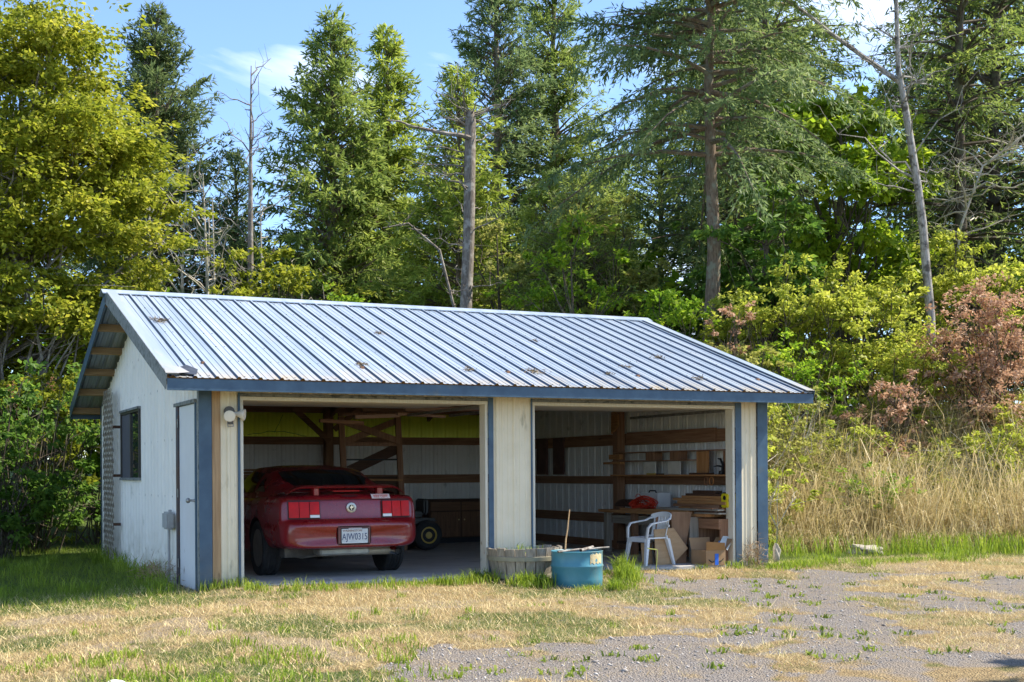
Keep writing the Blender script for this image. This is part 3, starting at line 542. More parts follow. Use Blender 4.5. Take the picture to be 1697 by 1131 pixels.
fir('fir_tree', 'dark tall fir behind the bare twigs right of the pale alder', (23.5, 11.6), 'dark', bk='dark', H=19, rb=.25, h0=2, Lmax=3.6, nb=300, tw=15, kn=10, droop=.5, needle=(.14, .24), seed=14, shape=.45)
fir('fir_tree', 'shaded fir filling the wood between thick trunk and bright maple', (21.5, 20.5), 'dark', H=17, rb=.26, h0=2, Lmax=4, nb=320, tw=15, kn=10, droop=.4, needle=(.16, .28), seed=15, shape=.5)
wb0, kt0 = fir_mesh(H=17, rb=.28, h0=1, Lmax=4.2, nb=260, tw=13, kn=9, droop=.3, needle=(.2, .36), seed=20, shape=.55); bt = wb0.mesh('trunk', bark['dark'], fixn=False); bc = npmesh('crown', kt0[0], kt0[1], FIR['mid'])  # far crowns take the lighter mid green, haze put into their colour
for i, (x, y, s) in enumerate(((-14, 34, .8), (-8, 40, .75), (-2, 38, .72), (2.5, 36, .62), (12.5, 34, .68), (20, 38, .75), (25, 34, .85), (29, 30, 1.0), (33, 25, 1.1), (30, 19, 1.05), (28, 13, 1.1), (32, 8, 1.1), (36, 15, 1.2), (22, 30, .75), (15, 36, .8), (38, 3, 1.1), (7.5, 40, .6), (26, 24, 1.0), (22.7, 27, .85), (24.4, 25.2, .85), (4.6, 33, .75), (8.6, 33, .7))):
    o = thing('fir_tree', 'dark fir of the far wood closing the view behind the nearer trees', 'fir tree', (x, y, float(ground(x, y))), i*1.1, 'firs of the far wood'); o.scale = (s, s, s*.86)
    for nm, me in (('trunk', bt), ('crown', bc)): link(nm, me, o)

def limb(wb, a, b, r0, r1, wig=.12, n=6, seg=6):
    a, b = np.array(a, float), np.array(b, float); L_ = np.linalg.norm(b-a); pts = [a+(b-a)*t+RNG.normal(0, wig*L_/n, 3)*(0 < t < 1) for t in np.linspace(0, 1, n)]
    wb.tube(pts, np.linspace(r0, r1, n), seg, cap=False); return pts
def broad(trunk, rt, clumps, leaf, nl, flat=.55, droop=.25, spread=1.0, twigs=3, branch_from=.25, arch=.3):
    """trunk: polyline; clumps: (x,y,z,r). limbs run from the trunk to each clump, leaves gather in the clumps in layers"""
    wb = MB(); wb.tube(trunk, rt, 9); tr = np.array(trunk, float); P = []; D = []
    for (cx, cy, cz, r) in clumps:
        c = np.array((cx, cy, cz)); ok = tr[(tr[:, 2] < cz-.25*r)]; src = ok[-1] if len(ok) else tr[0]
        src = ok[RNG.integers(max(0, len(ok)-3), len(ok))] if len(ok) else tr[0]
        L_ = np.linalg.norm(c-src); mid = (src+c)/2+np.array([0, 0, arch*L_*.3]); pts = [src*(1-t)**2+2*mid*t*(1-t)+c*t*t+RNG.normal(0, .03*L_, 3)*(0 < t < 1) for t in np.linspace(0, 1, 6)]
        wb.tube(pts, np.linspace(min(.010+.007*L_, rt[0]*.5), .008, 6), 5, cap=False)
        for _ in range(twigs):
            e = c+RNG.normal(0, 1, 3)*r*np.array([.75, .75, .4]); limb(wb, pts[4], e, .008, .003, n=4, seg=3)
        k = int(nl*(r**2)); sub = max(3, int(k/26)); sc = RNG.normal(0, .52, (sub, 3))*r*np.array([1, 1, flat]); w = RNG.integers(0, sub, k)
        P.append(c+sc[w]+RNG.normal(0, .13, (k, 3))*r*np.array([spread, spread, .5])); o = sc[w]; o[:, 2] *= .3; D.append(unit(o+RNG.normal(0, .4*r, (k, 3)))-np.array([0, 0, droop]))
    P = np.concatenate(P); D = np.concatenate(D); K = len(P); ln = RNG.uniform(leaf[0], leaf[1], K)
    return wb, kites(P, D+rnd(K, .25), np.array([0, 0, 1.])+rnd(K, .55), ln, ln*RNG.uniform(.45, .7, K))
def crown_clumps(n_, c, rad, r, zmin=None, hollow=.35):
    out = []
    while len(out) < n_:
        q = RNG.normal(0, 1, 3); q = q/np.linalg.norm(q)*RNG.uniform(hollow, 1)**.6; p = np.array(c)+q*np.array(rad)
        if zmin is None or p[2] > zmin: out.append((*p, RNG.uniform(.7, 1.25)*r))
    return out
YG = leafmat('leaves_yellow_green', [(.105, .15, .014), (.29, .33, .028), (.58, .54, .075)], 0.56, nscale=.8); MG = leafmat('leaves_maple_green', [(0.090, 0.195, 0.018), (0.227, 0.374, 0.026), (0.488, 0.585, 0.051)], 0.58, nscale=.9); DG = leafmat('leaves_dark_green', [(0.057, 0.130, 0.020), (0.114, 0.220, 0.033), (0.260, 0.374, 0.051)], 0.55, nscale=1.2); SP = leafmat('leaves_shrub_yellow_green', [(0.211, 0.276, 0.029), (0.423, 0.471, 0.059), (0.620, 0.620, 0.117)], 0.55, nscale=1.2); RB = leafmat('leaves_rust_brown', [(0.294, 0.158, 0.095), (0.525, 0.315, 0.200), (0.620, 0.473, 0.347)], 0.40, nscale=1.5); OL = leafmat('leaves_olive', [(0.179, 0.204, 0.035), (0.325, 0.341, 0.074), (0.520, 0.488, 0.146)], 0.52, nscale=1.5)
# left foreground tree: light yellow green foliage in layers, grey crooked limbs
tr = [(0, 0, -.3), (.1, 0, 1.5), (-.05, .1, 3.2), (.15, 0, 4.8), (.4, .1, 6.6), (.5, .2, 8.6)]
cl = crown_clumps(92, (-.3, .2, 6.1), (3.3, 2.3, 4.4), .72, 1.8)+crown_clumps(34, (.2, -.2, 7.4), (2.3, 1.6, 2.6), .7)+crown_clumps(24, (-.5, -.4, 3.1), (2.4, 1.4, 1.5), .6)+crown_clumps(22, (1.7, .0, 5.4), (1.8, 1.0, 2.0), .55)+crown_clumps(18, (2.0, .5, 3.6), (1.5, 1.2, 1.2), .55)
put('leafy_tree', 'big yellow green leafy tree with crooked grey limbs beside the garage gable', 'tree', (-1.3, 11.2), *broad(tr, [.16, .14, .12, .09, .07, .03], cl, (.07, .135), 1850, flat=.38, droop=.3), bark['grey'], YG)
tr = [(0, 0, -.2), (.1, 0, 1.6), (0, .1, 3.0), (.2, 0, 4.0)]
put('leafy_tree', 'small yellow green tree low behind the gable eave', 'tree', (1.1, 12.2), *broad(tr, [.09, .08, .06, .03], crown_clumps(26, (.2, 0, 3.2), (1.5, 1.2, 1.7), .55, 1), (.09, .16), 900, flat=.4), bark['grey'], YG)
for (x, y, lb, h, mt, nn) in ((4.5, 14.6, 'yellow leafed sapling among the bare grey stems behind the roof', 6.8, YG, 30), (6.4, 15.2, 'green sapling just above the roof ridge left of the snag', 5.6, MG, 18), (7.3, 17.0, 'yellow green sapling among dry twigs behind the ridge', 6.2, YG, 22), (10.3, 14.6, 'olive bush peeping over the ridge right of the snag', 6.0, OL, 18), (12.4, 13.0, 'olive leafy bush behind the ridge near the thick brown trunk', 5.6, OL, 20), (10.2, 10.6, 'green leafy bush at the far end of the ridge', 4.6, MG, 18)):
    put('sapling', lb, 'sapling', (x, y), *broad([(0, 0, -.2), (.05, 0, h*.4), (0, .05, h*.8)], [.05, .04, .015], crown_clumps(nn, (0, 0, h*.62), (1.3, 1.1, h*.36), .5, .5), (.08, .15), 800, flat=.45), bark['dark'], mt)
# maples right of the thick trunk
put('maple_tree', 'bright green backlit maple behind the pale leaning alder', 'tree', (17.2, 10.4), *broad([(0, 0, -.3), (.1, 0, 1.8), (0, .1, 3.6), (.2, 0, 5.6), (.1, 0, 6.8)], [.14, .12, .1, .06, .03], crown_clumps(52, (.2, 0, 5.0), (2.1, 1.8, 3.1), .62, 1.5), (.13, .24), 820, flat=.4, droop=.45), bark['dark'], leafmat('leaves_backlit_maple', [(0.125, 0.237, 0.018), (0.300, 0.425, 0.027), (0.550, 0.620, 0.056)], .58, nscale=.9))
put('maple_tree', 'dark green low maple between the thick trunk and the bright maple', 'tree', (13.6, 8.4), *broad([(0, 0, -.3), (.1, 0, 1.2), (0, .1, 2.6), (.1, 0, 3.6)], [.08, .07, .05, .03], crown_clumps(30, (0, 0, 3.4), (1.35, 1.2, 1.5), .5, 1.2), (.11, .2), 850, flat=.4, droop=.45), bark['dark'], DG)
def bush(name, label, loc, rad, nc, r, mt, leaf, nl, group=None, stems=9, bk='dark', zc=.5, **k):
    cl = crown_clumps(nc, (0, 0, rad[2]*zc), (rad[0], rad[1], rad[2]*.55), r, .12, .2); wb, kt = broad([(0, 0, -.15), (0, 0, rad[2]*.15)], [.03, .02], cl, leaf, nl, arch=.1, **k)
    for _ in range(stems):
        a = RNG.uniform(0, 6.283); limb(wb, (RNG.normal(0, .2), RNG.normal(0, .2), -.1), (rad[0]*.7*math.cos(a), rad[1]*.7*math.sin(a), rad[2]*RNG.uniform(.6, 1)), .014, .004, n=5, seg=4)
    return put(name, label, 'bush', loc, wb, kt, bark[bk], mt, 0, group, 'foliage')
bush('bush', 'bright green bush over the right end of the ridge', (11.0, 7.9), (1.3, 1.2, 3.2), 30, .5, MG, (.08, .15), 900)
bush('bush', 'yellow green bush right of the thick brown trunk base', (13.0, 7.2), (1.6, 1.3, 3.4), 40, .5, SP, (.07, .13), 1100)
bush('bush', 'yellow green bush below the bright maple', (14.9, 7.0), (1.6, 1.3, 3.5), 40, .5, SP, (.07, .13), 1100)
bush('bush', 'tall yellow green bush behind the rust brown bush', (18.2, 7.4), (1.9, 1.5, 3.6), 44, .5, SP, (.07, .13), 1100)
bush('bush', 'yellow green bush beyond the rust brown bush by the pale alder', (20.5, 7.0), (1.9, 1.5, 3.2), 36, .55, SP, (.08, .14), 900)
bush('bush', 'large rust brown bush on the bank below the pale alder', (16.4, 4.9), (1.5, 1.2, 3.1), 46, .42, RB, (.05, .10), 1700, flat=.6, zc=.55)
bush('bush', 'smaller rust brown bush left of the large one', (13.7, 4.9), (.8, .75, 2.6), 18, .36, RB, (.05, .10), 1500, flat=.6)
bush('bush', 'brownish green bush at the right gable of the roof', (10.9, 6.0), (1.2, 1.0, 2.9), 26, .45, OL, (.06, .11), 1300, flat=.6)
bush('bush', 'thin half dry rust tinged bush above the right roof end', (11.1, 6.1), (.55, .55, 2.9), 11, .34, RB, (.05, .10), 1300, flat=.6, zc=.7)
bush('bush', 'yellow green bush hiding the foot of the pale alder', (14.9, 5.7), (1.0, .9, 2.5), 26, .42, SP, (.06, .11), 1400, flat=.6)
bush('bush', 'green bush left of the small rust brown one', (12.6, 6.0), (1.2, 1.0, 2.6), 26, .42, MG, (.06, .11), 1300, flat=.6)
for i, (x, y, h, lb) in enumerate(((9.0, 4.6, 2.6, 'light green shrub close behind the right wall corner'), (10.0, 4.5, 2.3, 'tall light yellow green shrub right of the garage'), (11.3, 4.7, 2.1, 'light yellow green shrub with fine twigs left of the dry grass'), (12.6, 4.6, 1.6, 'low light green shrub rising out of the dry grass'), (15.0, 3.6, 1.4, 'yellow green shrub right of the dry grass in front of the rust brown bush'), (16.6, 3.8, 1.7, 'yellow green shrub at the top of the bank beyond the rocks'))):
    bush('shrub', lb, (x, y), (1.0, .85, h), 26, .38, SP if i != 2 else OL, (.045, .09), 1900, flat=.7, stems=14, bk='pale')
for (x, y, rx, h, nn, mt, lf, lb) in ((8.5, 2.2, .6, 1.5, 14, SP, (.04, .08), 'small yellow green shrub pressed against the right corner of the garage'), (9.4, 3.0, .8, 1.7, 18, SP, (.05, .10), 'yellow green shrub at the left edge of the tall dry grass'), (13.6, 3.6, .8, 1.3, 16, OL, (.04, .08), 'olive weedy shrub inside the tall dry grass'), (15.0, 2.7, .7, 1.1, 14, SP, (.04, .07), 'low yellow shrub by the small upright rock'), (11.9, 3.3, .6, 1.2, 12, MG, (.05, .09), 'green bramble clump in the middle of the dry grass')):
    bush('shrub', lb, (x, y), (rx, rx*.8, h), nn, .3, mt, lf, 2300, flat=.8, stems=16, bk='pale')
# shaded broad leaved shrubs left of the garage
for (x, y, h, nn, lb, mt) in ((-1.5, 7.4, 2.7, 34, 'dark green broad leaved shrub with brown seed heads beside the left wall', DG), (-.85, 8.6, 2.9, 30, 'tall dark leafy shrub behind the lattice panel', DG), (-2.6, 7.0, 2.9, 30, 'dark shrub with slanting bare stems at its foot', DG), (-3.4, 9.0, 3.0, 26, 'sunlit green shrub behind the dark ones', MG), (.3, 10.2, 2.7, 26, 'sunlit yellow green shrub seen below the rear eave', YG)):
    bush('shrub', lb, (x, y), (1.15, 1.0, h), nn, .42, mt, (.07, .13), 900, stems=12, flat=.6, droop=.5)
b = MB()
for k in range(9):
    p = (-1.5+RNG.uniform(-.9, .9), 7.0+RNG.uniform(-.3, .5), 2.35+RNG.uniform(-.2, .35))
    for j in range(26): q = np.array(p)+RNG.normal(0, 1, 3)*np.array([.035, .035, .07]); b.lathe([(.0, -.012), (.012, 0), (0, .012)], 5, q)
tag(b.build('seed_heads', M('brown_seed_heads', (.16, .07, .03), (.28, .14, .06), scale=30, rough=.9), None, fixn=False), 'brown dried seed heads on top of the dark shrub', 'seed heads', kind='stuff')
# ---- dead and bare trees
def dead(name, label, loc, trunk, rad, twigs, bk='grey', ln=(.5, 1.6), zmin=.25, group=None, up=.35, fork=3):
    wb = MB(); wb.tube(trunk, rad, 9); tr = np.array(trunk, float)
    for _ in range(twigs):
        t = RNG.uniform(zmin, .98); f = t*(len(tr)-1); i = min(int(f), len(tr)-2); p = tr[i]+(tr[i+1]-tr[i])*(f-i); a = RNG.uniform(0, 6.283); L_ = RNG.uniform(*ln)*(1.1-.6*t); e = p+np.array([math.cos(a), math.sin(a), RNG.uniform(-.1, up*2)])*L_
        pts = limb(wb, p, e, min(.012+.008*L_, .03), .004, .2, 6, 4)
        for _ in range(fork): q = pts[RNG.integers(2, 6)]; limb(wb, q, q+RNG.normal(0, .3, 3)*L_+np.array([0, 0, .15*L_]), .006, .002, .2, 4, 3)
    for _ in range(14):
        f = RNG.uniform(.2, .97)*(len(tr)-1); i = min(int(f), len(tr)-2); q = tr[i]+(tr[i+1]-tr[i])*(f-i); a = RNG.uniform(0, 6.283); wb.tube([q, q+np.array([math.cos(a), math.sin(a), RNG.uniform(-.2, .5)])*(rad[min(i, len(rad)-1)]+RNG.uniform(.04, .16))], [.018, .008], 5)
    o = thing(name, label, 'dead tree', (loc[0], loc[1], float(ground(*loc[:2]))), 0, group); wb.build('trunk', bark[bk], o, smooth=60, fixn=False); return o
dead('dead_tree', 'tall broken grey snag with a snapped top and one long side limb', (8.97, 13.55), [(-.08, 0, -.3), (-.05, 0, 2), (.0, 0, 4), (.12, .02, 6.2), (.18, .03, 8.75), (.17, .03, 9.0)], [.165, .155, .145, .135, .13, .09], 34, ln=(1.0, 2.4), zmin=.42)
wb = MB(); limb(wb, (9.1, 13.5, 8.95), (6.95, 13.2, 9.05), .06, .015, .1, 8, 6); limb(wb, (8.2, 13.4, 9.0), (7.7, 13.2, 9.25), .02, .006, .2, 5, 4); o = thing('fallen_limb', 'long dead limb jutting left from the top of the broken snag', 'limb', (0, 0, 0)); wb.build('wood', bark['grey'], o, fixn=False)
dead('dead_tree', 'thin bent dead stem leaning against the foot of the broken snag', (8.75, 13.2), [(.1, 0, -.2), (0, 0, 2.5), (-.2, 0, 4.6), (-.55, 0, 5.9), (-1.3, 0, 6.45), (-1.9, 0, 6.3)], [.045, .04, .034, .028, .02, .008], 10, ln=(.3, .9))
for i, (x, y, h, r, tw) in enumerate(((4.42, 15.7, 10.2, .10, 30), (3.4, 15.5, 7.6, .06, 26), (2.9, 15.9, 8.2, .05, 26), (3.9, 16.2, 7.2, .05, 24), (2.3, 15.2, 7.0, .05, 24), (4.9, 16.4, 7.3, .045, 20), (5.5, 15.4, 5.4, .04, 18), (3.15, 14.6, 6.6, .04, 22))):
    j = [RNG.normal(0, .12) for _ in range(4)]
    dead('dead_tree', 'tallest thin bare grey stem in the thicket behind the ridge' if i == 0 else 'thin bare twiggy stem in the grey thicket behind the ridge', (x, y), [(0, 0, -.2), (j[0], 0, h*.3), (j[0]+j[1], j[2], h*.65), (j[0]+j[1]+j[3], j[2], h)], [r, r*.85, r*.6, .01], tw, 'pale' if i else 'grey', (.6, 1.8), .15, None if i == 0 else 'bare stems of the thicket', up=.8)
ax_, ay_ = 16.5, 6.65; az_ = float(ground(ax_, ay_))
dead('dead_tree', 'pale grey alder with peeling bark leaning left, forked with bare twigs', (ax_, ay_), [(.03, 0, -.3), (.07, 0, 1.2), (.04, 0, 2.2), (-.07, 0, 3.2), (-.13, .03, 4.1), (-.24, .05, 4.9), (-.45, .15, 6.4), (-.6, .2, 7.3), (-.66, .2, 9.0), (-.62, .2, 10.5)], [.10, .098, .095, .09, .088, .082, .075, .055, .038, .016], 34, 'alder', (.9, 2.6), .5, up=.5, fork=6)
la, lb_ = np.array((ax_-.55, ay_+.2, az_+7.0)), np.array((ax_-2.85, ay_+1.3, az_+8.9)); lc = np.array((ax_-3.6, ay_+1.7, az_+10.2))
wb = MB(); limb(wb, la, lb_, .055, .03, .05, 8, 6); limb(wb, lb_, lc, .03, .01, .1, 6, 5)
for _ in range(16): t_ = RNG.uniform(.1, 1); p_ = la*(1-t_)+lb_*t_; limb(wb, p_, p_+RNG.normal(0, .5, 3)+np.array([0, 0, .4]), .010, .003, .2, 5, 3)
o = thing('alder_limb', 'long pale limb reaching up left from the fork of the alder', 'limb', (0, 0, 0)); wb.build('wood', bark['alder'], o, fixn=False)
dead('dead_tree', 'bare arching pale branches beside the alder', (18.6, 8.0), [(0, 0, -.2), (-.1, 0, 2.2), (.1, 0, 4.0), (.6, -.2, 5.4), (1.5, -.5, 6.1), (2.6, -.9, 6.4)], [.04, .036, .03, .022, .015, .006], 44, 'pale', (.6, 1.8), .35, up=.4, fork=6)
# ---- tall dry grass on the bank, seed stalks, brambles
k = 95000; x = RNG.uniform(8.0, 20, k); y = RNG.uniform(.3, 7, k); dep = (x+2.967)*.4299+(y+13.994)*.9029; den = vnoise(x, y, .7, 21)
kk = (dep > 20.4) & (dep < 25.5) & (x > 7.9+.25*y) & (RNG.random(k) < .3+.9*sst(.3, .7, den)); x, y = x[kk], y[kk]; K = len(x); dd = sst(20.2, 21.6, dep[kk])
tag(blades(x, y, RNG.gamma(6, .175, K)*(.3+.7*dd), RNG.uniform(.007, .018, K), RNG.uniform(.2, 1.25, K), leafmat('tall_straw', [(.26, .25, .07), (.50, .40, .17), (.72, .60, .36), (.44, .40, .13)], .3, nscale=1.2), 'tall_dry_grass', 2), 'tall straw coloured dry grass on the bank right of the garage', 'grass')
k = 34000; x = RNG.uniform(7.6, 20, k); y = RNG.uniform(-.6, 7, k); dep = (x+2.967)*.4299+(y+13.994)*.9029; kk = (dep > 19.2) & (dep < 25.5) & (RNG.random(k) < .25+sst(.45, .7, vnoise(x, y, .8, 23))); x, y = x[kk], y[kk]; K = len(x)
tag(blades(x, y, RNG.uniform(.12, .5, K)+.5*sst(21, 23, dep[kk]), RNG.uniform(.008, .015, K), RNG.uniform(.2, .9, K), leafmat('tuft_blades', []), 'bank_grass', 2), 'fresh green grass at the foot of the dry bank', 'grass')
# off to the right, out of view, stands the tree whose shade falls on the drive
wb, kt = broad([(0, 0, -.3), (.1, 0, 2.5), (0, .1, 5.0), (.2, 0, 8)], [.25, .22, .16, .06], crown_clumps(26, (0, 0, 6.6), (2.6, 2.0, 2.4), .62, 2.5), (.18, .34), 300, flat=.5)
put('shade_tree', 'leafy tree beside the drive that shades the gravel', 'tree', (11.3, -9.7), wb, kt, bark['dark'], MG)

# understory that closes the view under the far firs
wb, kt = broad([(0, 0, -.3), (.1, 0, 1.5), (0, .1, 3.2)], [.1, .08, .04], crown_clumps(30, (0, 0, 2.4), (2.6, 1.8, 2.4), .95, .1), (.22, .40), 170, flat=.6); ut = wb.mesh('trunk', bark['dark'], fixn=False); uf = npmesh('foliage', kt[0], kt[1], MG)
for i, (x, y, s) in enumerate(((-11, 24, 1.1), (-7.5, 22, 1.0), (-5, 26, 1.2), (-2.5, 23, 1.1), (.8, 25, 1.1), (3.2, 22, 1.0), (6.5, 30, 1.3), (9.5, 31, 1.3), (13, 30, 1.3), (17, 31, 1.4), (20.5, 26, 1.3), (23, 21, 1.2), (25, 17, 1.2), (27, 10, 1.2), (24, 7, 1.1), (29, 5, 1.2), (-6, 13, .9), (-9, 16, 1.0))):
    o = thing('far_bush', 'leafy bush of the undergrowth deep in the wood behind the garage', 'bush', (x, y, float(ground(x, y))), i*2.3, 'undergrowth bushes in the far wood'); o.scale = (s, s, s*1.1)
    link('trunk', ut, o); link('foliage', uf, o)
# ================================================================ CAR
paint = M('dark_red_car_paint', (.20, .006, .010), (.25, .010, .014), scale=3, rough=.28, coat=.75, spec=.4, c3=(.27, .06, .05), s3=2.2, t3=(.55, .95), rvar=.08)
cglass = M('car_window_glass', (.010, .012, .012), rough=.04, spec=.9, coat=.5); tyrem = M('tyre_rubber', (.018, .018, .020), (.035, .034, .034), scale=12, rough=.8, bump=.2); rimm = M('dusty_alloy', (.22, .20, .18), (.32, .30, .27), scale=9, rough=.45, metal=.7); chrome = M('chrome', (.7, .7, .7), rough=.15, metal=1)
redl = M('tail_lamp_red', (.62, .004, .003), (.46, .003, .003), scale=8, rough=.35, spec=.2, coat=.1); whl = M('reverse_lamp_clear', (.75, .72, .70), rough=.15, coat=.6); under = M('dusty_underbody', (.16, .15, .13), (.07, .065, .06), scale=8, rough=.75)
car = thing('car', 'dusty dark red two door sports coupe parked tail out in the left bay', 'car', (1.83, .33, 0))
def rearbow(x, y): return y+.11*(min(abs(x), .9)/.85)**4*max(0, 1-y/.75)
ST = [(0, .66, .375, .585, .60), (.012, .74, .36, .63, .645), (.04, .80, .35, .655, .668), (.095, .835, .345, .672, .682), (.106, .835, .342, .70, .705), (.118, .835, .34, .80, .81), (.130, .838, .34, .875, .885), (.142, .838, .34, .905, .918), (.185, .842, .338, .94, .962), (.30, .862, .335, .955, .985), (.62, .892, .33, .95, 1.0), (.85, .90, .31, .94, 1.0), (1.25, .90, .24, .925, .96), (1.7, .888, .22, .915, .94), (2.3, .882, .22, .905, .93), (3.0, .885, .22, .90, .96), (3.4, .895, .23, .875, .94), (3.9, .892, .24, .84, .90), (4.3, .85, .26, .77, .825), (4.5, .76, .30, .69, .73), (4.58, .66, .34, .62, .64)]
rows = []
for (y, w, zb, zs, zt) in ST:
    h = [(0, zb), (w*.45, zb), (w*.84, zb), (w*.955, zb+.04), (w*.995, zb+(zs-zb)*.3), (w, zb+(zs-zb)*.6), (w*.985, zs-.06 if zs-zb > .3 else zs-.03), (w*.955, zs-.012), (w*.90, zs+.003), (w*.5, zt-.008), (0, zt)]
    rows.append([(x, rearbow(x, y), z) for x, z in h]+[(-x, rearbow(x, y), z) for x, z in h[-2:0:-1]])
cb = MB(); cb.grid(rows, closed=True); nn = len(rows[0]); cb.f += [tuple(range(nn)), tuple((len(rows)-1)*nn+i for i in range(nn-1, -1, -1))]; cb.mi += [0, 0]
body = cb.build('body', [paint, black], car)
cut = MB()
for yy in (1.02, 3.64):
    for s_ in (-1, 1): cut.lathe([(.365, -.16), (.365, .16)], 28, (s_*.80, yy, .335), 'x')
cuto = cut.build('cutter', black, car)
sm = body.modifiers.new('s', 'SUBSURF'); sm.levels = sm.render_levels = 2; bo = body.modifiers.new('b', 'BOOLEAN'); bo.object = cuto; bo.operation = 'DIFFERENCE'; bo.solver = 'EXACT'; bo.material_mode = 'TRANSFER'
bpy.context.view_layer.update(); dg = bpy.context.evaluated_depsgraph_get(); me = bpy.data.meshes.new_from_object(body.evaluated_get(dg)); body.modifiers.clear(); body.data = me; bpy.data.objects.remove(cuto)
me.polygons.foreach_set('use_smooth', [True]*len(me.polygons)); me.set_sharp_from_angle(angle=R(50))
G = np.array([(.66, .745, .97, .63, 1.0), (.80, .75, .965, .615, 1.045), (.95, .76, .96, .60, 1.10), (1.20, .772, .955, .578, 1.195), (1.42, .78, .95, .565, 1.262), (1.65, .785, .945, .557, 1.302), (2.0, .787, .94, .552, 1.325), (2.3, .787, .935, .555, 1.312), (2.5, .787, .935, .565, 1.268), (2.75, .785, .94, .60, 1.15), (3.05, .77, .95, .67, .975)])
def gsec(y):
    wb_, zb_, wt_, zt_ = (np.interp(y, G[:, 0], G[:, k]) for k in (1, 2, 3, 4)); hh = max(zt_-zb_, .02)
    return [(wb_, zb_-.03), (wb_-.01, zb_), (wb_+(wt_+.035-wb_)*.5+.012, zb_+hh*.45), (wt_+.035, zt_-min(.065, hh*.3)), (wt_-.005, zt_-min(.03, hh*.13)), (wt_*.6, zt_-.006), (0, zt_)]
def gpt(y, u): s = gsec(y); f = u*(len(s)-1); i = min(int(f), len(s)-2); a, b = s[i], s[i+1]; return (a[0]+(b[0]-a[0])*(f-i), y, a[1]+(b[1]-a[1])*(f-i))
ys = np.linspace(.66, 3.05, 30); rows = []
for y in ys: s = gsec(y); rows.append([(x, y, z) for x, z in s]+[(-x, y, z) for x, z in s[-2::-1]])
gb = MB(); gb.grid(rows); gb.build('roof', paint, car, smooth=60)
def patch(name, ya, yb, ulo, uhi, side, mat, off=.006, n=10):
    b = MB(); rows = []
    for y in np.linspace(ya, yb, n):
        a, c_ = ulo(y), uhi(y); rows.append([(side*(q[0]+off*.8), q[1], q[2]+off*.6) for q in (gpt(y, a+(c_-a)*t) for t in np.linspace(0, 1, 7))])
    b.grid(rows); return b.build(name, mat, car, smooth=60)
b = MB(); rows = []
for y in np.linspace(.72, 1.40, 14):
    s = gsec(y); wt_, zt_ = s[4][0]-.045, s[6][1]; rows.append([(x, y-.004, zt_+.006-.03*(abs(x)/max(wt_, .1))**3) for x in np.linspace(-wt_, wt_, 15)])
b.grid(rows); b.build('rear_window', cglass, car, smooth=60)
for s_ in (-1, 1):
    patch('door_window', 1.64, 2.72, lambda y: .20, lambda y: .47-.18*max(0, (y-2.35)/.4), s_, cglass); patch('quarter_window', 1.16, 1.52, lambda y: .22, lambda y: .24+.21*(y-1.16)/.36, s_, cglass)
    m_ = MB(); m_.lathe([(.0, -.05), (.05, -.03), (.065, .03), (.05, .06), (0, .065)], 14, (s_*.93, 2.55, .97), 'y', 1, 1.6); m_.build('side_mirror', paint, car, smooth=True)
# tail lamps
def rear_surf(x, z): return rearbow(x, float(np.interp(z, [.69, .80, .875, .905], [.103, .116, .128, .140])))
for s_ in (-1, 1):
    bz = MB(); g0 = [[(s_*x, rear_surf(x, z)-.006, z) for x in np.linspace(.372, .742, 12)] for z in np.linspace(.697, .897, 5)]; bz.grid(g0); lamp = bz.build('tail_lamp', black, car, smooth=60, fixn=False)
    for k in range(3):
        xa, xb = .385+k*.119, .385+k*.119+.110
        for (za, zb, mt, nm) in (((.742 if k == 0 else .707), .888, redl, 'lens'), (.707, .738, whl, 'reverse_lens')):
            if nm == 'reverse_lens' and k: continue
            q = MB(); g1 = [[(s_*x, rear_surf(x, z)-.022, z) for x in np.linspace(xa, xb, 6)] for z in np.linspace(za, zb, 5)]; g2 = [[(p[0], p[1]+.018, p[2]) for p in r] for r in g1]
            q.grid(g1); ring = lambda g: g[0]+[r[-1] for r in g[1:]]+g[-1][-2::-1]+[r[0] for r in g[-2:0:-1]]
            q.grid([ring(g1), ring(g2)], closed=True); q.build(nm, mt, lamp, smooth=50, fixn=False)
# tail panel seam, emblem, plate, sticker
for (za, zb) in ((.903, .908), (.688, .692)): b = MB(); b.grid([[(x, rear_surf(x, z)-.004, z) for x in np.linspace(-.74, .74, 20)] for z in (za, zb)]); b.build('panel_seam', black, car, fixn=False)
for s_ in (-1, 1): b = MB(); b.grid([[(s_*x, rear_surf(x, .9)+.002+t*.12, .912+t*.045+.004) for x in (.60, .606)] for t in np.linspace(0, 1, 4)]); b.build('panel_seam', black, car, fixn=False)
em = MB(); em.lathe([(.058, 0), (.060, .006), (.052, .012), (.036, .012), (.034, .009)], 28, (0, 0, 0), 'y'); em.v = [(p[0]*1.0, -p[1]+.108, p[2]+.815) for p in em.v]; eo = em.build('emblem', M('dull_silver_badge', (.62, .60, .55), (.5, .48, .44), scale=60, rough=.35, metal=.6), car, smooth=40)
q = MB(); q.lathe([(.034, 0), (.034, .002), (0, .0021)], 24, (0, 0, 0), 'y'); q.v = [(p[0], .0985-p[1], p[2]+.815) for p in q.v]; q.build('emblem_center', black, eo)
hs = [(-.026, .006), (-.018, .012), (-.010, .009), (.002, .010), (.010, .013), (.016, .020), (.022, .019), (.024, .012), (.018, .008), (.016, .002), (.022, -.004), (.024, -.010), (.016, -.006), (.008, -.003), (-.004, -.004), (-.012, -.009), (-.022, -.010), (-.016, -.004), (-.014, .002), (-.020, .003)]
q = MB(); q.prism([(x, .816+z) for x, z in hs], 'y', .0925, .0955); q.box(-.0045, .0045, .0935, .0958, .787, .8445); q.build('emblem_figure', chrome, eo)
